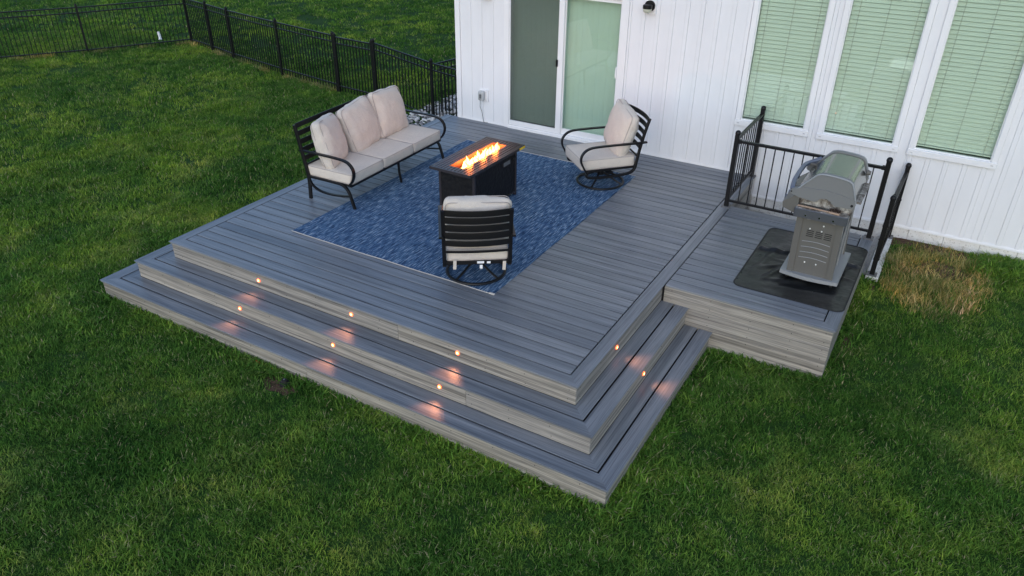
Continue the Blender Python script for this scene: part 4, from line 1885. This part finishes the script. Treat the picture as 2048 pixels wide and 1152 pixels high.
# small things on the lawn
t = thing('cleanout_pipe', 'small white pipe stub leaning in the grass beyond the left fence', 'pipe', (-16.75, 8.65, ground_z(-16.75, 8.65)), 0)
mb = MB()
mb.sweep([(0, 0, -.02), (-.02, .02, .08), (-.07, .03, .20)], .035, .035, 10)
mb.build('stub', M['pipe'], t, True)
mb = MB()
mb.cyl((0, 0, -.004), .06, .035, 10)
mb.build('collar', M['pipe'], t)
t = thing('sprinkler_head', 'black pop up sprinkler head in a bare patch before the bottom step', 'sprinkler', (-2.765, -.68, ground_z(-2.765, -.68)))
mb = MB()
mb.lathe([(.048, -.01), (.05, .03), (.046, .042), (.034, .045), (.030, .066), (.024, .072), (.004, .074)], (0, 0, 0), 18)
mb.build('body', M['slot'], t, 30)
mb = MB()
mb.lathe([(.010, .074), (.010, .079), (.003, .081)], (0, 0, 0), 10)
mb.build('nozzle', M['badge'], t, True)
mb = MB()
pts = [(-3.28 + .05 * k, -.565 + .004 * math.sin(k), ground_z(-3.2, -.56) + .022 + .006 * math.cos(k * 1.3)) for k in range(6)]  # short low orange streak along the riser foot
mb.sweep(smooth_path(pts, 3), .012, .008, 8)
tag(mb.build('orange_streak', M['orange'], None, True), 'short orange cable lying at the foot of the bottom riser', 'streak')


# ------------------------------------------------------------------ gravel by the house corner
def gravel():
    rnd = random.Random(11)
    mb = MB()
    tone = []
    for k in range(2600):
        x = rnd.uniform(-7.4, -4.95)
        y = rnd.uniform(5.2, 8.6)
        # band along the deck edge and the house side
        if x < -5.5 - .45 * (y - 5.2) - .25 * noise.noise(Vector((y * 2, 3, 1))) and x < -6.9 + .08 * noise.noise(Vector((y * 3, 0, 0))):
            continue
        if y < 5.6 and x < -6.2:
            continue
        r_ = rnd.uniform(.018, .045)
        z = ground_z(x, y) + r_ * .35
        rot = Matrix.Translation((x, y, z)) @ Matrix.Rotation(rnd.uniform(0, 6.3), 4, 'Z') @ Matrix.Rotation(rnd.uniform(-.5, .5), 4, 'X')
        v = []
        for i, (pr, pz) in enumerate(((.55, -.55), (1, -.1), (.8, .4), (.35, .62))):
            for j in range(6):
                a = 2 * math.pi * (j + .5 * (i % 2)) / 6
                q = pr * r_ * rnd.uniform(.82, 1.15)
                v.append((q * math.cos(a) * 1.25, q * math.sin(a), pz * r_ * .8))
        f = [tuple(range(18, 24))]
        for i in range(3):
            for j in range(6):
                f.append((i * 6 + j, i * 6 + (j + 1) % 6, (i + 1) * 6 + (j + 1) % 6, (i + 1) * 6 + j))
        mb.add(v, f, rot)
        tone += [rnd.random()] * 24
    o = mb.build('river_gravel', M['stone'], None, 60)
    at = o.data.attributes.new('tone', 'FLOAT', 'POINT')
    at.data.foreach_set('value', tone)
    tag(o, kind='stuff')


gravel()


# ------------------------------------------------------------------ grass
def tuft(name, n, rad, hmin, hmax, wid, material, seed, segs=2):
    rnd = random.Random(seed)
    v, f, tone = [], [], []
    for k in range(n):
        a = rnd.uniform(0, 2 * math.pi)
        r_ = rad * math.sqrt(rnd.random())
        bx_, by_ = r_ * math.cos(a), r_ * math.sin(a)
        la = rnd.uniform(0, 2 * math.pi)
        h = rnd.uniform(hmin, hmax)
        lean = h * rnd.uniform(.2, 1.5)
        w = wid * rnd.uniform(.6, 1.5)
        sx, sy = -math.sin(la) * w, math.cos(la) * w
        dx, dy = math.cos(la), math.sin(la)
        o = len(v)
        tn = rnd.random()
        v += [(bx_ - sx, by_ - sy, -.012), (bx_ + sx, by_ + sy, -.012)]
        m1 = .55
        v += [(bx_ + dx * lean * .3 - sx * .9, by_ + dy * lean * .3 - sy * .9, h * m1), (bx_ + dx * lean * .3 + sx * .9, by_ + dy * lean * .3 + sy * .9, h * m1)]
        v += [(bx_ + dx * lean, by_ + dy * lean, h)]
        f += [(o, o + 1, o + 3, o + 2), (o + 2, o + 3, o + 4)]
        tone += [tn] * 5
    me = bpy.data.meshes.new(name)
    me.from_pydata(v, [], f)
    me.materials.append(material)
    at = me.attributes.new('tone', 'FLOAT', 'POINT')
    at.data.foreach_set('value', tone)
    return bpy.data.objects.new(name, me)


def scatter(name, pts, tufts):
    """pts: list of (x, y, z, rot, scale); a point mesh whose geometry nodes put a tuft on each"""
    me = bpy.data.meshes.new(name)
    me.from_pydata([p[:3] for p in pts], [], [])
    for nm, i in (('rz', 3), ('sc', 4)):
        at = me.attributes.new(nm, 'FLOAT', 'POINT')
        at.data.foreach_set('value', [p[i] for p in pts])
    o = link(name, me)
    coll = bpy.data.collections.new(name + '_tufts')
    for tf in tufts:
        coll.objects.link(tf)
    ng = bpy.data.node_groups.new(name + '_nodes', 'GeometryNodeTree')
    ng.interface.new_socket('Geometry', in_out='INPUT', socket_type='NodeSocketGeometry')
    ng.interface.new_socket('Geometry', in_out='OUTPUT', socket_type='NodeSocketGeometry')
    N, L = ng.nodes, ng.links
    gi, go = N.new('NodeGroupInput'), N.new('NodeGroupOutput')
    ci = N.new('GeometryNodeCollectionInfo')
    ci.inputs['Collection'].default_value = coll
    ci.inputs['Separate Children'].default_value = True
    ci.inputs['Reset Children'].default_value = True
    ip = N.new('GeometryNodeInstanceOnPoints')
    ip.inputs['Pick Instance'].default_value = True
    rz = N.new('GeometryNodeInputNamedAttribute')
    rz.data_type = 'FLOAT'
    rz.inputs['Name'].default_value = 'rz'
    sc = N.new('GeometryNodeInputNamedAttribute')
    sc.data_type = 'FLOAT'
    sc.inputs['Name'].default_value = 'sc'
    cx = N.new('ShaderNodeCombineXYZ')
    ri = N.new('FunctionNodeRandomValue')
    ri.data_type = 'INT'
    ri.inputs['Min'].default_value = 0
    ri.inputs['Max'].default_value = len(tufts) - 1
    L.new(gi.outputs[0], ip.inputs['Points'])
    L.new(ci.outputs[0], ip.inputs['Instance'])
    L.new(ri.outputs[2], ip.inputs['Instance Index'])
    L.new(rz.outputs[0], cx.inputs[2])
    e2r = N.new('FunctionNodeEulerToRotation')
    L.new(cx.outputs[0], e2r.inputs[0])
    L.new(e2r.outputs[0], ip.inputs['Rotation'])
    L.new(sc.outputs[0], ip.inputs['Scale'])
    L.new(ip.outputs[0], go.inputs[0])
    md = o.modifiers.new('scatter', 'NODES')
    md.node_group = ng
    return o


def dry_amount(x, y):
    d = 1 - sstep(.5, 1.05, math.hypot((x - 2.36) / .60, (y - 4.65) / .95) + .45 * noise.noise(Vector((x * 2.2, y * 2.2, 5))) + .2 * noise.noise(Vector((x * 6, y * 6, 1))))
    return d


def no_grass(x, y):
    d2, dl2 = 2 * TF - .012, 2 * TL - .012
    if -W - dl2 < x < d2 and -d2 < y < H - .35:
        return True
    if -W < x < 0 and -d2 < y < H + .05:
        return True
    if -.05 < x < Q - .012 and P < y < H:
        return True
    if -.05 < x < 1.855 and 4.13 < y:
        return True
    if HL - .03 < x < HX1 and y > H - .012:
        return True
    for i, (cx, cy, rx, ry) in enumerate(SOIL):
        if ((x - cx) / rx) ** 2 + ((y - cy) / ry) ** 2 < .75 + .5 * noise.noise(Vector((x * 9, y * 9, i))):
            return random.random() < .82
    if math.hypot(x + 2.765, (y + .73) * .8) < .12:      # worn ring round the sprinkler
        return True
    # gravel band
    if -6.9 < x < HL and 5.6 < y < 8.6 and not (x < -5.5 - .45 * (y - 5.2) and x < -6.9):
        return True
    return False


def grass():
    rnd = random.Random(21)
    near = [tuft('grass_tuft', 20, .075, .016, .050, .0028, M['blade'], 100 + k) for k in range(8)]
    far = [tuft('grass_tuft_far', 26, .13, .030, .075, .0045, M['blade'], 200 + k) for k in range(5)]
    vfar = [tuft('grass_tuft_distant', 34, .24, .035, .08, .009, M['blade'], 300 + k) for k in range(5)]
    pn, pf, pv, pd = [], [], [], []

    def try_add(lst, x, y, s0, s1):
        if no_grass(x, y):
            return
        da = dry_amount(x, y)
        z = ground_z(x, y)
        hgt = .8 + .45 * noise.noise(Vector((x * 1.7, y * 1.7, 4)))
        s = rnd.uniform(s0, s1) * max(.6, hgt)
        # uncut fringe along walls and steps
        q = (x, y, z, rnd.uniform(0, 6.28), s)
        if rnd.random() < da * .80:
            pd.append(q)
        else:
            lst.append(q)
    for k in range(48000):
        try_add(pn, rnd.uniform(-7.5, 5.0), rnd.uniform(-4.2, 2.0), .8, 1.35)
    for k in range(7500):
        try_add(pn, rnd.uniform(.3, 4.6), rnd.uniform(1.5, 5.5), .8, 1.4)
    for k in range(9000):
        try_add(pf, rnd.uniform(-11, -5.2), rnd.uniform(-3, 8.5), .85, 1.3)
    for k in range(8500):
        try_add(pf, rnd.uniform(-20, -9), rnd.uniform(0, 9), .85, 1.3)
    for k in range(15000):
        x, y = rnd.uniform(-36, -4), rnd.uniform(6.5, 30)
        try_add(pv, x, y, .8, 1.2)
    for k in range(4000):
        x, y = rnd.uniform(-36, -18), rnd.uniform(-2, 7)
        try_add(pv, x, y, .8, 1.2)
    # longer blades where the mower does not reach
    d2 = 2 * TF
    for k in range(2600):
        e = rnd.choice((0, 0, 0, 1, 1, 2, 3))
        if e == 0:
            x, y = rnd.uniform(-W - .6, d2), -d2 - rnd.uniform(-.004, .06)
        elif e == 1:
            x, y = d2 + rnd.uniform(-.004, .06), rnd.uniform(-d2, P)
        elif e == 2:
            x, y = rnd.uniform(.6, Q), P + .01 - rnd.uniform(0, .06)
        else:
            x, y = Q - NO + rnd.uniform(.005, .07), rnd.uniform(P, 4.2)
        if rnd.random() < .45 + .5 * noise.noise(Vector((x * 2, y * 2, 9))):
            if not no_grass(x, y):
                pn.append((x, y, ground_z(x, y), rnd.uniform(0, 6.28), rnd.uniform(1.2, 2.1)))
    for k in range(700):
        x, y = rnd.uniform(2.85, 4.6), H - abs(rnd.gauss(0, .28)) - .03
        pn.append((x, y, ground_z(x, y), rnd.uniform(0, 6.28), rnd.uniform(1.5, 2.5)))
    tag(scatter('lawn_grass', pn, near), kind='stuff')
    tag(scatter('lawn_grass_by_the_fence', pf, far), kind='stuff')
    tag(scatter('far_lawn_grass', pv, vfar), kind='stuff')
    dry = [tuft('straw_tuft', 20, .07, .025, .085, .0022, M['straw'], 400 + k) for k in range(5)]
    for k in range(260):
        a, r_ = rnd.uniform(0, 6.28), math.sqrt(rnd.random())
        x, y = 2.40 + .55 * r_ * math.cos(a), 4.5 + .85 * r_ * math.sin(a)
        if not no_grass(x, y):
            pd.append((x, y, ground_z(x, y), rnd.uniform(0, 6.28), rnd.uniform(.8, 1.5)))
    for run, n_ in ((FP, 420), ([(-18.4, 4.69), (-17.03, 6.74), FP[0]], 260)):
        for k in range(n_):
            i = rnd.randrange(len(run) - 1)
            u = rnd.random()
            x = run[i][0] + (run[i + 1][0] - run[i][0]) * u + rnd.gauss(0, .05)
            y = run[i][1] + (run[i + 1][1] - run[i][1]) * u + rnd.gauss(0, .05)
            if noise.noise(Vector((x * 1.5, y * 1.5, 2))) > -.1:
                pd.append((x, y, ground_z(x, y), rnd.uniform(0, 6.28), rnd.uniform(.8, 1.6)))
    tag(scatter('dry_grass', pd, dry), kind='stuff')


grass()
